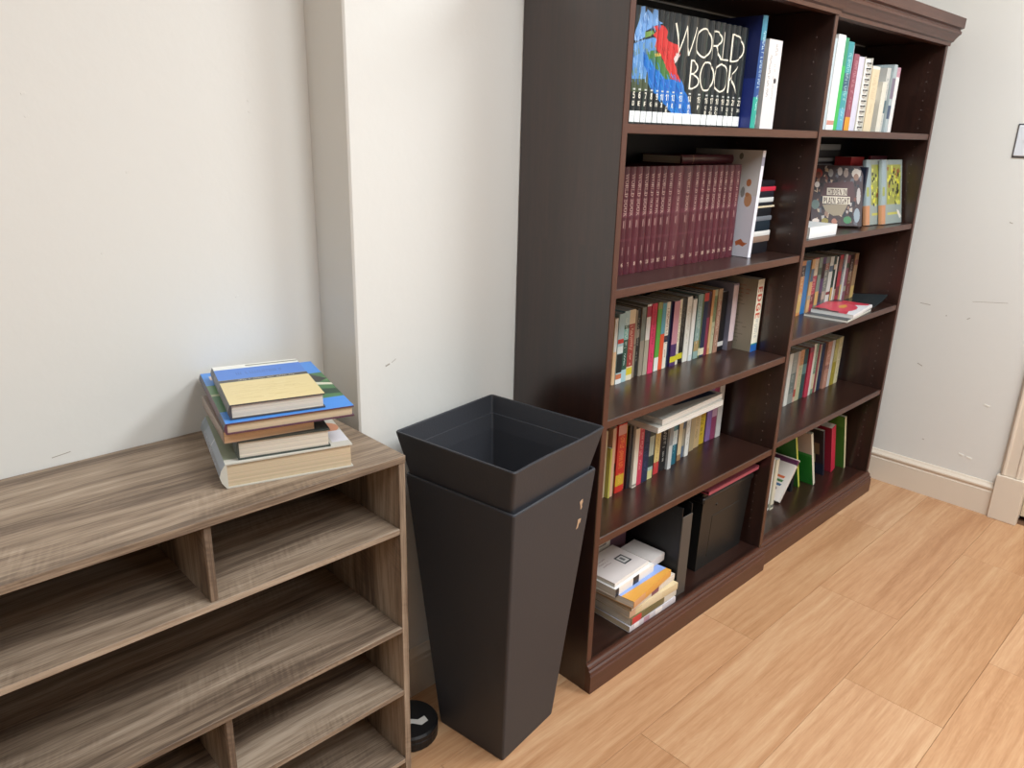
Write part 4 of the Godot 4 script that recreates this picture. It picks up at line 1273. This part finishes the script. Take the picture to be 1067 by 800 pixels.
# ---------------------------------------------------------------- books on the farther bookcase
func build_far_books():
	var g := RandomNumberGenerator.new()
	g.seed = 21
	var T1 := [
		[0.975, 1.019, 250, 0, "b8c4c8", [], "6a7a80", "pale grey"], [1.019, 1.066, 262, 4, "f0efec", [0.90, 0.95, "c0877a"], "", "tall plain white"], [1.066, 1.099, 258, 0, "3fae58", [0.0, 0.3, "3d8f68"], "", "bright green"],
		[1.099, 1.138, 250, 0, "2f8f96", [0.35, 0.55, "24506a", 0.75, 1.0, "4fa0b8"], "d5e8e6", "teal patterned"], [1.138, 1.150, 244, -4, "b8bcc4", [], "", "thin grey"], [1.150, 1.186, 220, 0, "8c4a58", [0.82, 1.0, "d0922e"], "c8a0a4", "dusky red and gold"],
		[1.186, 1.233, 216, -4, "cbc8d8", [], "", "lavender white"]]
	row_of(T1, "far_shelf_book", "book", "on top shelf of farther bookcase", "books on top shelf of farther bookcase", S2[0], 0.262, 0.19, false, 51)
	spiral_book(Vector3(1.264, S2[0] + 0.0005, 0.258))
	var T1b := [[1.295, 1.352, 196, 0, "d5c4a4", [0.0, 0.05, "e6dfd0"], "b8a47e", "tan"], [1.360, 1.390, 190, -20, "20242a", [0.0, 0.28, "3c4650", 0.28, 0.5, "d0ccc0"], "", "black"], [1.392, 1.428, 155, 0, "d8d3c4", [], "", "short cream"],
		[1.430, 1.462, 200, -8, "c3c2bc", [0.5, 0.7, "5a7078"], "6f7a78", "pale grey patterned"], [1.464, 1.490, 212, 0, "a8b4b6", [0.2, 0.5, "7a6f80", 0.6, 0.8, "3f4f6a"], "", "blue grey"], [1.492, 1.520, 205, 0, "e2dedc", [0.0, 0.15, "b88a98"], "", "white and pink"], [1.524, 1.536, 160, -14, "6a5a54", [0.92, 1.0, "e0dcd4"], "", "thin brown"]]
	row_of(T1b, "far_shelf_book", "book", "right of the spiral-bound book on top shelf", "books on top shelf of farther bookcase", S2[0], 0.262, 0.19, false, 52, -0.0)
	second_far_shelf(g)
	# --- third shelf: thin volumes and comics
	var cols := [["c98a52", "orange brown"], ["2f78b4", "thick sky blue"], ["d3a878", "apricot"], ["b04a58", "rose red"], ["7d8c80", "grey green"], ["5a4468", "violet"], ["77807a", "pewter"], ["c9cfc8", "pale silver"], ["2a4038", "deep green"], ["d8d8d4", "thin white"], ["1c1d20", "black"], ["a83a44", "red"], ["8a8a8c", "mid grey"], ["dcdcdc", "white"], ["8c5a68", "mauve"], ["7a5a44", "brown"], ["a08060", "tan"]]
	var ws := [0.030, 0.046, 0.024, 0.040, 0.028, 0.030, 0.036, 0.032, 0.018, 0.012, 0.016, 0.034, 0.016, 0.022, 0.030, 0.036, 0.030]
	var rows := []
	var x := 1.285
	for i in cols.size():
		var bd := []
		if i != 1 and i != 9 and i != 13:
			bd = [g.randf_range(0.0, 0.2), g.randf_range(0.25, 0.45), ["3a2a2c", "8a5a50", "5a6a7a", "c8b8a0", "4a5a48"][i % 5], g.randf_range(0.6, 0.7), g.randf_range(0.75, 0.95), ["c8a868", "38404a", "a8a090", "7a3a3c"][i % 4]]
		rows.append([x, x + ws[i], int(200 - i * 0.9 + g.randi_range(-3, 3)), g.randi_range(-3, 3), cols[i][0], bd, "" if i % 3 else "e0d8c8", cols[i][1]])
		x += ws[i]
	row_of(rows, "paperback_book", "paperback", "in row on third shelf of farther bookcase", "paperbacks on third shelf of farther bookcase", S2[2], 0.128, 0.112, false, 53)
	# front: lying books
	var y: float = S2[2] + 0.0005
	var S := spine_cell(0.01, 0.26, "c8cac0", [], "", g)
	var o := book("lying_book", "thin pale green book lying under the red-covered one on third shelf", "", 0.008, 0.265, 0.155, false, S, swatch("c8cac0"), swatch("3a4044"), "paper_white")
	flat(o, Vector3(1.60, y, 0.272), 0.10, "front", 0.008)
	var R := cover_cell(0.15, 0.27, "c23a4c")
	rpoly(R, [0.0, 0.0, 0.16, 0.0, 0.35, 0.75, 0.0, 0.9], "e2e0e2")
	rpoly(R, [0.35, 0.0, 1.0, 0.0, 1.0, 0.14, 0.45, 0.22], "3a2a30")
	rpoly(R, [0.7, 0.9, 1.0, 0.7, 1.0, 1.0, 0.7, 1.0], "4a2a34")
	rblob(R, 0.5, 0.45, 0.36, 0.36, "d04a5c")
	rpoly(R, [0.42, 0.40, 0.52, 0.38, 0.60, 0.55, 0.50, 0.70, 0.40, 0.55], "d89a4a")
	rfill(R, 0.0, 0.0, 0.06, 1.0, "e2e0e2")
	S = spine_cell(0.014, 0.27, "e8e6e6", [], "", g)
	o = book("lying_book", "white book with round red cover picture lying on third shelf", "", 0.013, 0.242, 0.15, false, S, swatch("e8e6e6"), R, "paper_white")
	flat(o, Vector3(1.622, y + 0.0084, 0.266), 0.13, "front", 0.013)
	curled_magazine(Vector3(1.715, y, 0.175))
	# --- fourth shelf
	var T4 := [[1.300, 1.328, 205, 2, "d8d8d0", [], "", "white grey"], [1.328, 1.374, 203, 0, "8f928c", [0.4, 0.8, "6a7470"], "b4b8b0", "thick grey"], [1.374, 1.392, 201, 0, "c9a894", [0.75, 0.9, "a8483c"], "", "salmon"], [1.392, 1.424, 204, 0, "b8b692", [0.0, 0.3, "c48a5a"], "6a6a50", "cream green"],
		[1.424, 1.462, 200, -2, "2a4a4c", [0.3, 0.5, "5f8284"], "", "dark teal"], [1.462, 1.494, 202, 4, "bc3a50", [0.0, 0.1, "8a3a48"], "", "raspberry"], [1.494, 1.516, 210, 2, "e0ded4", [], "", "white"], [1.516, 1.542, 207, 0, "7a947c", [0.6, 0.9, "d8c8a8"], "c8d0c0", "sage green"],
		[1.542, 1.560, 200, 0, "8a4048", [], "", "maroon"], [1.560, 1.575, 196, -2, "bfb49a", [], "", "thin beige"], [1.577, 1.612, 196, -4, "28344e", [], "4a5470", "navy"], [1.625, 1.664, 196, 0, "b58472", [0.5, 0.6, "8a5a52"], "d8b8a8", "terracotta"], [1.664, 1.690, 196, 0, "c8c6c2", [], "", "light grey"],
		[1.694, 1.728, 196, 0, "a8983a", [0.0, 0.5, "b8b074"], "e0d080", "mustard"], [1.728, 1.762, 198, 0, "d8cfa8", [], "8a8460", "pale yellow"], [1.766, 1.805, 188, -22, "8494a0", [0.1, 0.25, "a8b4bc"], "5f6a74", "steel blue"]]
	row_of(T4, "paperback_book", "paperback", "in row on fourth shelf of farther bookcase", "paperbacks on fourth shelf of farther bookcase", S2[3], 0.125, 0.112, false, 54)
	# --- bottom shelf: a loose leaning handful
	y = SB + 0.0005
	S = spine_cell(0.03, 0.21, "d9d3bd", [0.9, 0.96, "6a6a64"], "", g)
	o = book("cream_book", "cream-spined booklet standing at left end of farther bottom shelf", "", 0.022, 0.205, 0.14, false, S, swatch("cfc8b0"), swatch("cfc8b0"), "paper_white")
	o.position = Vector3(1.190, y, 0.192)
	S = spine_cell(0.03, 0.21, "dfe0dc", [0.88, 0.95, "4a5a52"], "", g)
	o = book("pale_book", "pale grey-spined booklet beside the cream one on farther bottom shelf", "", 0.022, 0.21, 0.14, false, S, swatch("d6d6d0"), swatch("d6d6d0"), "paper_white")
	o.position = Vector3(1.166, y, 0.186)
	var L := cover_cell(0.14, 0.19, "dcd2c8")
	rfill(L, 0.0, 0.03, 1.0, 0.14, "5a2f4a")
	for q in [[0.42, "cf6a42"], [0.51, "4f7a4a"], [0.60, "4a6a8a"]]:
		rpoly(L, [0.15, q[0], 0.85, q[0] + 0.02, 0.82, q[0] + 0.07, 0.15, q[0] + 0.05], q[1])
	rblob(L, 0.55, 0.74, 0.22, 0.07, "6a2f52")
	S = spine_cell(0.02, 0.19, "dcd2c8", [0.03, 0.14, "5a2f4a"], "", g)
	o = book("striped_book", "white booklet with purple band and coloured stripes leaning over on bottom shelf", "", 0.014, 0.185, 0.135, false, S, L, swatch("dcd2c8"), "paper_white")
	o.position = Vector3(1.254, y + 0.005, 0.19)
	o.rotation.z = -0.72
	S = spine_cell(0.02, 0.20, "14151a", [], "", g)
	o = book("black_book", "black book standing behind the striped leaning booklet on bottom shelf", "", 0.022, 0.095, 0.12, true, S, swatch("14151a"), swatch("14151a"))
	o.position = Vector3(1.394, y, 0.17)
	lean_book(g, "green and white book leaning left in the middle of farther bottom shelf", 1.520, 0.262, 0.016, "e0dcc8", "2f8a34", [[0.0, 0.0, 1.0, 0.40, "cdb8ae"], [0.0, 0.40, 1.0, 0.45, "4a9a4a"]], 0.20, 0.182, 0.36)
	lean_book(g, "green book with yellow edge leaning behind the green and white book", 1.452, 0.255, 0.012, "c9cf5a", "3f7a34", [], 0.17, 0.15, 0.36)
	lean_book(g, "dark picture book leaning left of the red-spined book on bottom shelf", 1.640, 0.225, 0.012, "2a2430", "3c2a30", [[0.1, 0.1, 0.5, 0.4, "7a5a58"], [0.4, 0.3, 0.9, 0.55, "8a6a50"], [0.2, 0.55, 0.8, 0.75, "b0a080"], [0.0, 0.75, 1.0, 1.0, "2a3044"]], 0.185, 0.17, 0.30)
	lean_book(g, "red-spined book leaning left on farther bottom shelf", 1.708, 0.222, 0.036, "c22a44", "9c2a3c", [], 0.192, 0.14, 0.28)
	lean_book(g, "tall green book with cream spine leaning at right of farther bottom shelf", 1.782, 0.262, 0.014, "d8d0a8", "4a7a30", [[0.0, 0.0, 1.0, 0.2, "5a8a3a"]], 0.21, 0.19, 0.30)

func lean_book(g: RandomNumberGenerator, label: String, xb: float, h: float, w: float, spine: String, cov: String, art: Array, zs: float, dep: float, ang: float):
	var S := spine_cell(w, h, spine, [], "", g)
	var L := cover_cell(dep, h, cov)
	for a in art:
		rfill(L, a[0], a[1], a[2], a[3], a[4])
	var o := book("leaning_book", label, "leaning books on farther bottom shelf", w, h, dep, false, S, L, swatch(cov), "paper")
	o.position = Vector3(xb, SB + 0.0005 + w * 0.5 * sin(ang), zs)
	o.rotation.z = ang

func spiral_book(at: Vector3):
	var t := thing("spiral_book", "white spiral-bound book with black comb standing on top shelf of farther bookcase", "book", at, 0.0, "books on top shelf of farther bookcase")
	part("pages", box(Vector3(0.050, 0.214, 0.18), 0.001), M.paper_white, t, Vector3(0, 0.107, -0.094))
	for s in [-1, 1]:
		part("cover", box(Vector3(0.0012, 0.218, 0.188), 0.0003), plain("e6e2d6", 0.5), t, Vector3(s * 0.0262, 0.109, -0.092))
	var ring := TorusMesh.new()
	ring.inner_radius = 0.0085
	ring.outer_radius = 0.0125
	ring.rings = 14
	ring.ring_segments = 6
	for k in 13:
		part("comb_ring", ring, plain("2c2a2a", 0.4) if k == 0 else t.get_node("comb_ring").material_override, t, Vector3(0.010, 0.012 + k * 0.0158, -0.006))

func second_far_shelf(g: RandomNumberGenerator):
	var y: float = S2[1] + 0.0005
	# white-edged book lying in front
	var S := spine_cell(0.034, 0.18, "e9e9e8", [], "", g)
	var o := book("lying_book", "thick white-edged book lying in front of the dark picture-covered book", "", 0.034, 0.19, 0.10, false, S, swatch("d8d8d6"), swatch("dcdcda"), "paper_white")
	flat(o, Vector3(1.19, y, 0.272), 0.0, "front", 0.034)
	# standing book whose dark collage cover faces left
	var L := cover_cell(0.205, 0.238, "3a2a2c")
	for k in 170:     # crowd of small figures round the title
		var px := g.randf_range(0.02, 0.92)
		var py := g.randf_range(0.02, 0.92)
		var c: String = ["14121a", "20181a", "4a3430", "8a6a58", "b09880", "5a5a60", "20242c", "6a3a30", "2a3034", "a8a09a", "3a2226"][g.randi_range(0, 10)]
		var a := g.randf_range(0.02, 0.07)
		rpoly(L, [px, py, px + a, py + g.randf_range(-0.02, 0.02), px + a * g.randf_range(0.6, 1.2), py + a * 1.4, px + g.randf_range(-0.02, 0.02), py + a], c)
	for q in [[0.12, 0.14, 0.08, 0.08, "9c3a2c"], [0.12, 0.17, 0.05, 0.06, "6a3a2c"], [0.36, 0.13, 0.05, 0.07, "8a8480"], [0.54, 0.10, 0.05, 0.07, "a89c94"], [0.66, 0.13, 0.05, 0.07, "8c7a70"], [0.86, 0.13, 0.09, 0.08, "c0b4a8"], [0.86, 0.19, 0.05, 0.06, "8a6a58"], [0.10, 0.33, 0.05, 0.05, "d0c4ba"], [0.92, 0.5, 0.04, 0.14, "b0a8a4"], [0.08, 0.66, 0.08, 0.08, "5a6a64"], [0.10, 0.93, 0.07, 0.04, "d0c0b4"], [0.28, 0.93, 0.07, 0.05, "8a7a3a"], [0.46, 0.93, 0.05, 0.05, "a06a58"], [0.72, 0.90, 0.08, 0.06, "3f7a4e"], [0.90, 0.82, 0.06, 0.12, "8a949c"]]:
		rblob(L, q[0], q[1], q[2], q[3], q[4])
	rpoly(L, [0.25, 0.30, 0.80, 0.26, 0.86, 0.52, 0.74, 0.62, 0.30, 0.64, 0.20, 0.52], "4a2c2e")
	rpoly(L, [0.22, 0.66, 0.72, 0.64, 0.62, 0.82, 0.44, 0.84, 0.28, 0.76], "8c7e68")
	rfill(L, 0.30, 0.38, 0.70, 0.50, "cfc4b0")
	rfill(L, 0.22, 0.52, 0.76, 0.65, "cfc4b0")
	print_text(AT, "HIDDEN IN", false, true, Vector2(L.position.x + 66, L.position.y + 116), Vector2(76, 0), Vector2(0, -22), Color("4a3430"))
	print_text(AT, "PLAIN SIGHT", false, true, Vector2(L.position.x + 50, L.position.y + 152), Vector2(102, 0), Vector2(0, -24), Color("4a3430"))
	S = spine_cell(0.022, 0.238, "5c3a38", [0.4, 0.8, "6a3444"], "", g)
	o = book("collage_book", "dark brown hardback with a collage cover propped up on second far shelf", "", 0.020, 0.216, 0.176, true, S, swatch("3a2a2c"), L, "paper_tan", false)
	# propped: the cover looks half left into the room and leans back
	var ph := deg_to_rad(50.0)
	var tl := deg_to_rad(22.0)
	var nrm := Vector3(-sin(ph), 0, cos(ph))
	var upv := (Vector3.UP * cos(tl) - nrm * sin(tl))
	var nt := (nrm * cos(tl) + Vector3.UP * sin(tl))
	o.basis = Basis(nt, upv, nt.cross(upv))
	o.position = Vector3(1.335, y + 0.004, 0.108)
	S = spine_cell(0.03, 0.22, "232838", [], "3a4056", g)
	o = book("navy_book", "dark navy book right of the collage-covered book on second far shelf", "", 0.016, 0.205, 0.03, true, S, swatch("232838"), swatch("232838"))
	o.position = Vector3(1.502, y, 0.216)
	# two paperbacks facing the room, grey blue with yellow lettering and an orange foot
	for k in 2:
		var R := cover_cell(0.165, 0.232, "8f9a96")
		rfill(R, 0.0, 0.0, 0.18, 1.0, "93a4aa")
		rfill(R, 0.0, 0.70, 0.18, 1.0, "c08660")
		rfill(R, 0.03, 0.42, 0.15, 0.56, "98a058")
		rfill(R, 0.24, 0.08, 0.92, 0.70, "96984e")
		for q in 60:
			var px := g.randf_range(0.22, 0.86)
			var py := g.randf_range(0.09, 0.66)
			rpoly(R, [px, py, px + 0.09, py + g.randf_range(-0.03, 0.03), px + 0.06, py + 0.06, px + 0.01, py + 0.05], ["2a2a24", "b8bc4c", "c9c23c", "8a5a34", "3a3a30", "c8c86a", "98a03c"][q % 7])
		rfill(R, 0.28, 0.82, 0.80, 0.86, "b8b45a")
		rpoly(R, [0.75, 0.78, 0.85, 0.80, 0.98, 0.90, 0.9, 0.93, 0.78, 0.84], "d8d4cc")
		S = spine_cell(0.014, 0.232, "a9b8bc", [0.70, 1.0, "d49a70"], "", g)
		o = book("paperback_book", ["grey blue paperback with yellow lettering facing the room, partly hidden behind its twin", "grey blue paperback with yellow lettering facing the room, front one of two"][k], "facing paperbacks on second far shelf", 0.013, 0.230, 0.165, false, S, swatch("8f9a96"), R)
		# turned so that its front cover looks into the room, spine on the left
		o.basis = Basis(Vector3.UP, -PI / 2 - 0.05) * Basis(Vector3(0, 0, 1), 0.165)
		o.position = Vector3(1.538 + 0.088 * k, y + 0.0013, 0.219 + 0.021 * k)
	# lying cases behind, black slabs standing for their dark gaps, and a thin red one across
	var yy := y
	var st := [["26282e", 0.196, "tall dark case at the back, under grey cases, behind the collage book"], ["8a8f94", 0.014, "grey lying case, lowest grey one behind the collage book"], ["23252b", 0.008, "thin black slab standing for the dark gap between two grey cases"], ["9aa0a4", 0.013, "grey lying case under the upper black slab behind collage book"], ["202228", 0.027, "black slab standing for the dark gap near the top behind collage book"], ["8d9296", 0.020, "grey lying case topmost behind the collage book"]]
	for e in st:
		S = spine_cell(e[1], 0.19, e[0], [], "", g)
		o = book("lying_case", e[2], "lying cases on second far shelf", e[1] - 0.0006, 0.165, 0.045, false, S, swatch(e[0]), swatch(e[0]))
		flat(o, Vector3(1.60, yy, 0.062), 0.0, "front", e[1] - 0.0006)
		yy += e[1]
	S = spine_cell(0.11, 0.23, "b8383c", [0.0, 0.1, "c84444"], "", g)
	o = book("red_book", "thick red book standing behind the collage book and the navy book", "", 0.11, 0.236, 0.06, false, S, swatch("b8383c"), swatch("b8383c"))
	o.position = Vector3(1.600, y, 0.132)
	S = spine_cell(0.008, 0.2, "7a2f40", [0.3, 0.6, "4a3040"], "", g)
	o = book("thin_red_book", "thin dark red book standing behind the two facing paperbacks", "", 0.010, 0.240, 0.15, false, S, swatch("5a2434"), swatch("5a2434"))
	o.rotation = Vector3(0, -PI / 2, 0)
	o.position = Vector3(1.658, y, 0.150)
	S = spine_cell(0.02, 0.16, "35303a", [], "", g)
	o = book("dark_book", "small dark grey book right of the facing paperbacks on second far shelf", "", 0.02, 0.14, 0.12, false, S, swatch("35303a"), swatch("35303a"))
	o.position = Vector3(1.796, y, 0.19)

func curled_magazine(at: Vector3):
	# a thin magazine whose right corner curls up
	var t := thing("magazine", "dark glossy magazine with curled corner lying at right of third far shelf", "magazine", at)
	var st := st_new()
	var nx := 12
	var nz := 8
	var wx := 0.18
	var wz := 0.15
	var f := func(i: int, j: int, top: float) -> Vector3:
		var u := i / float(nx)
		var v := j / float(nz)
		var c := pow(maxf(0.0, u - 0.25) / 0.75, 2.0) * (0.35 + 0.65 * v)
		return Vector3((u - 0.5) * wx, 0.0005 + c * 0.030 + top, (v - 0.5) * wz)
	for i in nx:
		for j in nz:
			for top in [0.0, 0.004]:
				var a: Vector3 = f.call(i, j, top)
				var b: Vector3 = f.call(i + 1, j, top)
				var c: Vector3 = f.call(i + 1, j + 1, top)
				var d: Vector3 = f.call(i, j + 1, top)
				var n := (d - a).cross(b - a).normalized()
				if n.y < 0:
					n = -n
				quad(st, a, b, c, d, n if top > 0 else -n)
	for i in nx:
		for j in [0, nz]:
			quad(st, f.call(i, j, 0.0), f.call(i + 1, j, 0.0), f.call(i + 1, j, 0.004), f.call(i, j, 0.004), Vector3(0, 0, 1 if j else -1))
	for j in nz:
		for i in [0, nx]:
			quad(st, f.call(i, j, 0.0), f.call(i, j + 1, 0.0), f.call(i, j + 1, 0.004), f.call(i, j, 0.004), Vector3(1 if i else -1, 0, 0))
	part("leaves", st.commit(), plain("2c3234", 0.2), t)
	var st2 := st_new()
	for i in range(3, nx):
		var a: Vector3 = f.call(i, 0, 0.0046)
		var b: Vector3 = f.call(i + 1, 0, 0.0046)
		var c: Vector3 = f.call(i + 1, 1, 0.0046)
		var d: Vector3 = f.call(i, 1, 0.0046)
		var n := (d - a).cross(b - a).normalized()
		quad(st2, a, b, c, d, n if n.y > 0 else -n)
	part("pale_strip", st2.commit(), plain("b98a84", 0.25), t)  # paler pink strip along the back edge

# ---------------------------------------------------------------- stack on the low shelf
func build_stack_on_low_shelf():
	var g := RandomNumberGenerator.new()
	g.seed = 61
	var y0 := 0.8113
	var grp := "book stack on the low shelf"
	# 1: thick grey-green hardback in a clear jacket
	var R := cover_cell(0.232, 0.262, "b3ab8e")
	rfill(R, 0.0, 0.0, 0.12, 1.0, "9aa08a")
	rfill(R, 0.0, 0.92, 1.0, 1.0, "d8d4c8")
	rfill(R, 0.80, 0.0, 1.0, 1.0, "c9c4b8")
	rblob(R, 0.90, 0.62, 0.10, 0.10, "c98a6a")
	rblob(R, 0.92, 0.40, 0.08, 0.06, "a04a54")
	rblob(R, 0.86, 0.48, 0.05, 0.04, "5a6478")
	rfill(R, 0.86, 0.70, 1.0, 0.92, "dcd8dc")
	var S := spine_cell(0.046, 0.262, "9aa4b0", [0.05, 0.2, "8a949c", 0.5, 0.52, "c8ccd2"], "d8dce2", g)
	var o := book("hardback_book", "thick grey hardback at the bottom of the stack on the low shelf", grp, 0.046, 0.258, 0.236, true, S, swatch("c8c4b8"), R, "paper_tan")
	place_left(o, Vector3(-0.849, y0, 0.150), -0.275, 0.046)
	# 2: dark green hardback
	S = spine_cell(0.034, 0.22, "3c4440", [], "", g)
	R = cover_cell(0.165, 0.22, "4a524c")
	o = book("hardback_book", "dark green hardback with cream leaves, second up in the stack", grp, 0.034, 0.222, 0.166, true, S, swatch("3c4440"), R, "paper")
	place_left(o, Vector3(-0.817, y0 + 0.0465, 0.150), -0.30, 0.034)
	# 3: paperback with peach edges
	S = spine_cell(0.022, 0.21, "a8968a", [], "", g)
	o = book("paperback_book", "peach-edged paperback in the middle of the stack on low shelf", grp, 0.022, 0.21, 0.158, false, S, swatch("8a7a70"), swatch("8a7a70"), "paper_peach")
	place_left(o, Vector3(-0.834, y0 + 0.081, 0.146), -0.235, 0.022)
	# 4: large blue and green picture book
	R = cover_cell(0.228, 0.305, "4a8fe0")
	rfill(R, 0.0, 0.28, 1.0, 0.80, "4f7a52")
	rpoly(R, [0.0, 0.28, 0.4, 0.34, 0.7, 0.30, 1.0, 0.38, 1.0, 0.46, 0.5, 0.44, 0.0, 0.50], "6a9464")
	rpoly(R, [0.70, 0.26, 0.82, 0.22, 1.0, 0.42, 0.90, 0.48, 0.8, 0.40], "3a3c3c")
	rpoly(R, [0.84, 0.46, 1.0, 0.52, 1.0, 0.56, 0.84, 0.52], "d8d4c0")
	rpoly(R, [0.80, 0.60, 1.0, 0.64, 1.0, 0.74, 0.86, 0.72], "2f4a3a")
	rfill(R, 0.06, 0.08, 0.12, 0.17, "d8c8c0")
	rfill(R, 0.0, 0.46, 0.16, 0.50, "b8c09a")
	S = spine_cell(0.02, 0.30, "3a3a50", [0.3, 0.8, "5a3a44"], "", g)
	o = book("picture_book", "large thin blue and green picture book, second from the top of stack", grp, 0.020, 0.305, 0.226, true, S, swatch("5a3a4a"), R, "paper_tan")
	place_left(o, Vector3(-0.838, y0 + 0.1035, 0.163), -0.262, 0.020)
	# 5: blue and yellow hardback on top
	R = cover_cell(0.168, 0.235, "dfcc96")
	for k in 70:
		var px := g.randf_range(0.05, 0.75)
		var py := g.randf_range(0.48, 0.95)
		rfill(R, px, py, px + g.randf_range(0.05, 0.2), py + 0.008, ["d0b878", "e8d8aa", "c8b076"][k % 3])
	rfill(R, 0.0, 0.0, 1.0, 0.11, "efeee6")
	rfill(R, 0.38, 0.03, 1.0, 0.06, "8a8a78")
	rfill(R, 0.0, 0.11, 1.0, 0.40, "4a80d4")
	scribble(Rect2i(R.position + Vector2i(38, 50), Vector2i(90, 16)), Color("2f5ea8"), false, g)
	rfill(R, 0.0, 0.40, 1.0, 0.46, "3c3a38")
	scribble(Rect2i(R.position + Vector2i(36, 98), Vector2i(110, 4)), Color("e0dccc"), false, g)
	S = spine_cell(0.026, 0.235, "47474c", [0.2, 0.5, "6a6c72"], "", g)
	o = book("hardback_book", "blue and yellow hardback topmost of the stack on the low shelf", grp, 0.027, 0.235, 0.166, true, S, swatch("47474c"), R, "paper")
	place_left(o, Vector3(-0.824, y0 + 0.124, 0.152), -0.285, 0.027)

func place_left(o: Node3D, corner: Vector3, yaw: float, thick: float):
	# corner = where the spine meets the front (tail) edge; the spine looks left
	flat(o, corner, yaw, "left", thick)

func build_small_things():
	# round black case on the floor between shelf unit and planter
	var t := thing("round_case", "round black plastic case with torn white sticker on floor behind the planter", "case", Vector3(-0.432, 0.0, 0.112))
	part("base", lathe([Vector2(0.0, 0.0), Vector2(0.064, 0.0), Vector2(0.068, 0.004), Vector2(0.068, 0.024), Vector2(0.066, 0.027)]), M.black, t)
	part("lid", lathe([Vector2(0.066, 0.027), Vector2(0.0685, 0.028), Vector2(0.0685, 0.038), Vector2(0.064, 0.043), Vector2(0.0, 0.044)]), M.black, t)
	var s := part("sticker", slab_poly([Vector2(-0.030, -0.012), Vector2(-0.010, -0.016), Vector2(-0.006, -0.004), Vector2(0.012, 0.000), Vector2(0.024, -0.008), Vector2(0.030, 0.004), Vector2(0.018, 0.014), Vector2(0.002, 0.008), Vector2(-0.014, 0.010), Vector2(-0.028, 0.006)], 0.0008), plain("d2cdc6", 0.7), t, Vector3(-0.002, 0.0438, 0.008))
	s.rotation.y = -0.6
	s.scale = Vector3(1.35, 1, 1.35)
	# metal plate on the right wall at the edge of the picture
	var p := thing("wall_plate", "brushed metal switch plate on right wall near the door casing", "switch plate", Vector3(XR - 0.0005, 1.428, 0.565))
	var mm := plain("dfe2e8", 0.35)
	part("bezel", box(Vector3(0.004, 0.116, 0.080), 0.001), plain("4a4a50", 0.4), p, Vector3(-0.002, 0, 0))
	part("plate", box(Vector3(0.006, 0.106, 0.074), 0.0025), mm, p, Vector3(-0.004, 0, 0))
	part("toggle", box(Vector3(0.010, 0.022, 0.009), 0.002), plain("e8e6e0", 0.4), p, Vector3(-0.010, 0.003, 0), Vector3(0, 0, 0.35))
	for q in [-0.03, 0.03]:
		part("screw", lathe([Vector2(0, 0.0015), Vector2(0.003, 0.001), Vector2(0.0035, 0)], 8), mm, p, Vector3(-0.006, q, 0), Vector3(0, 0, PI / 2))
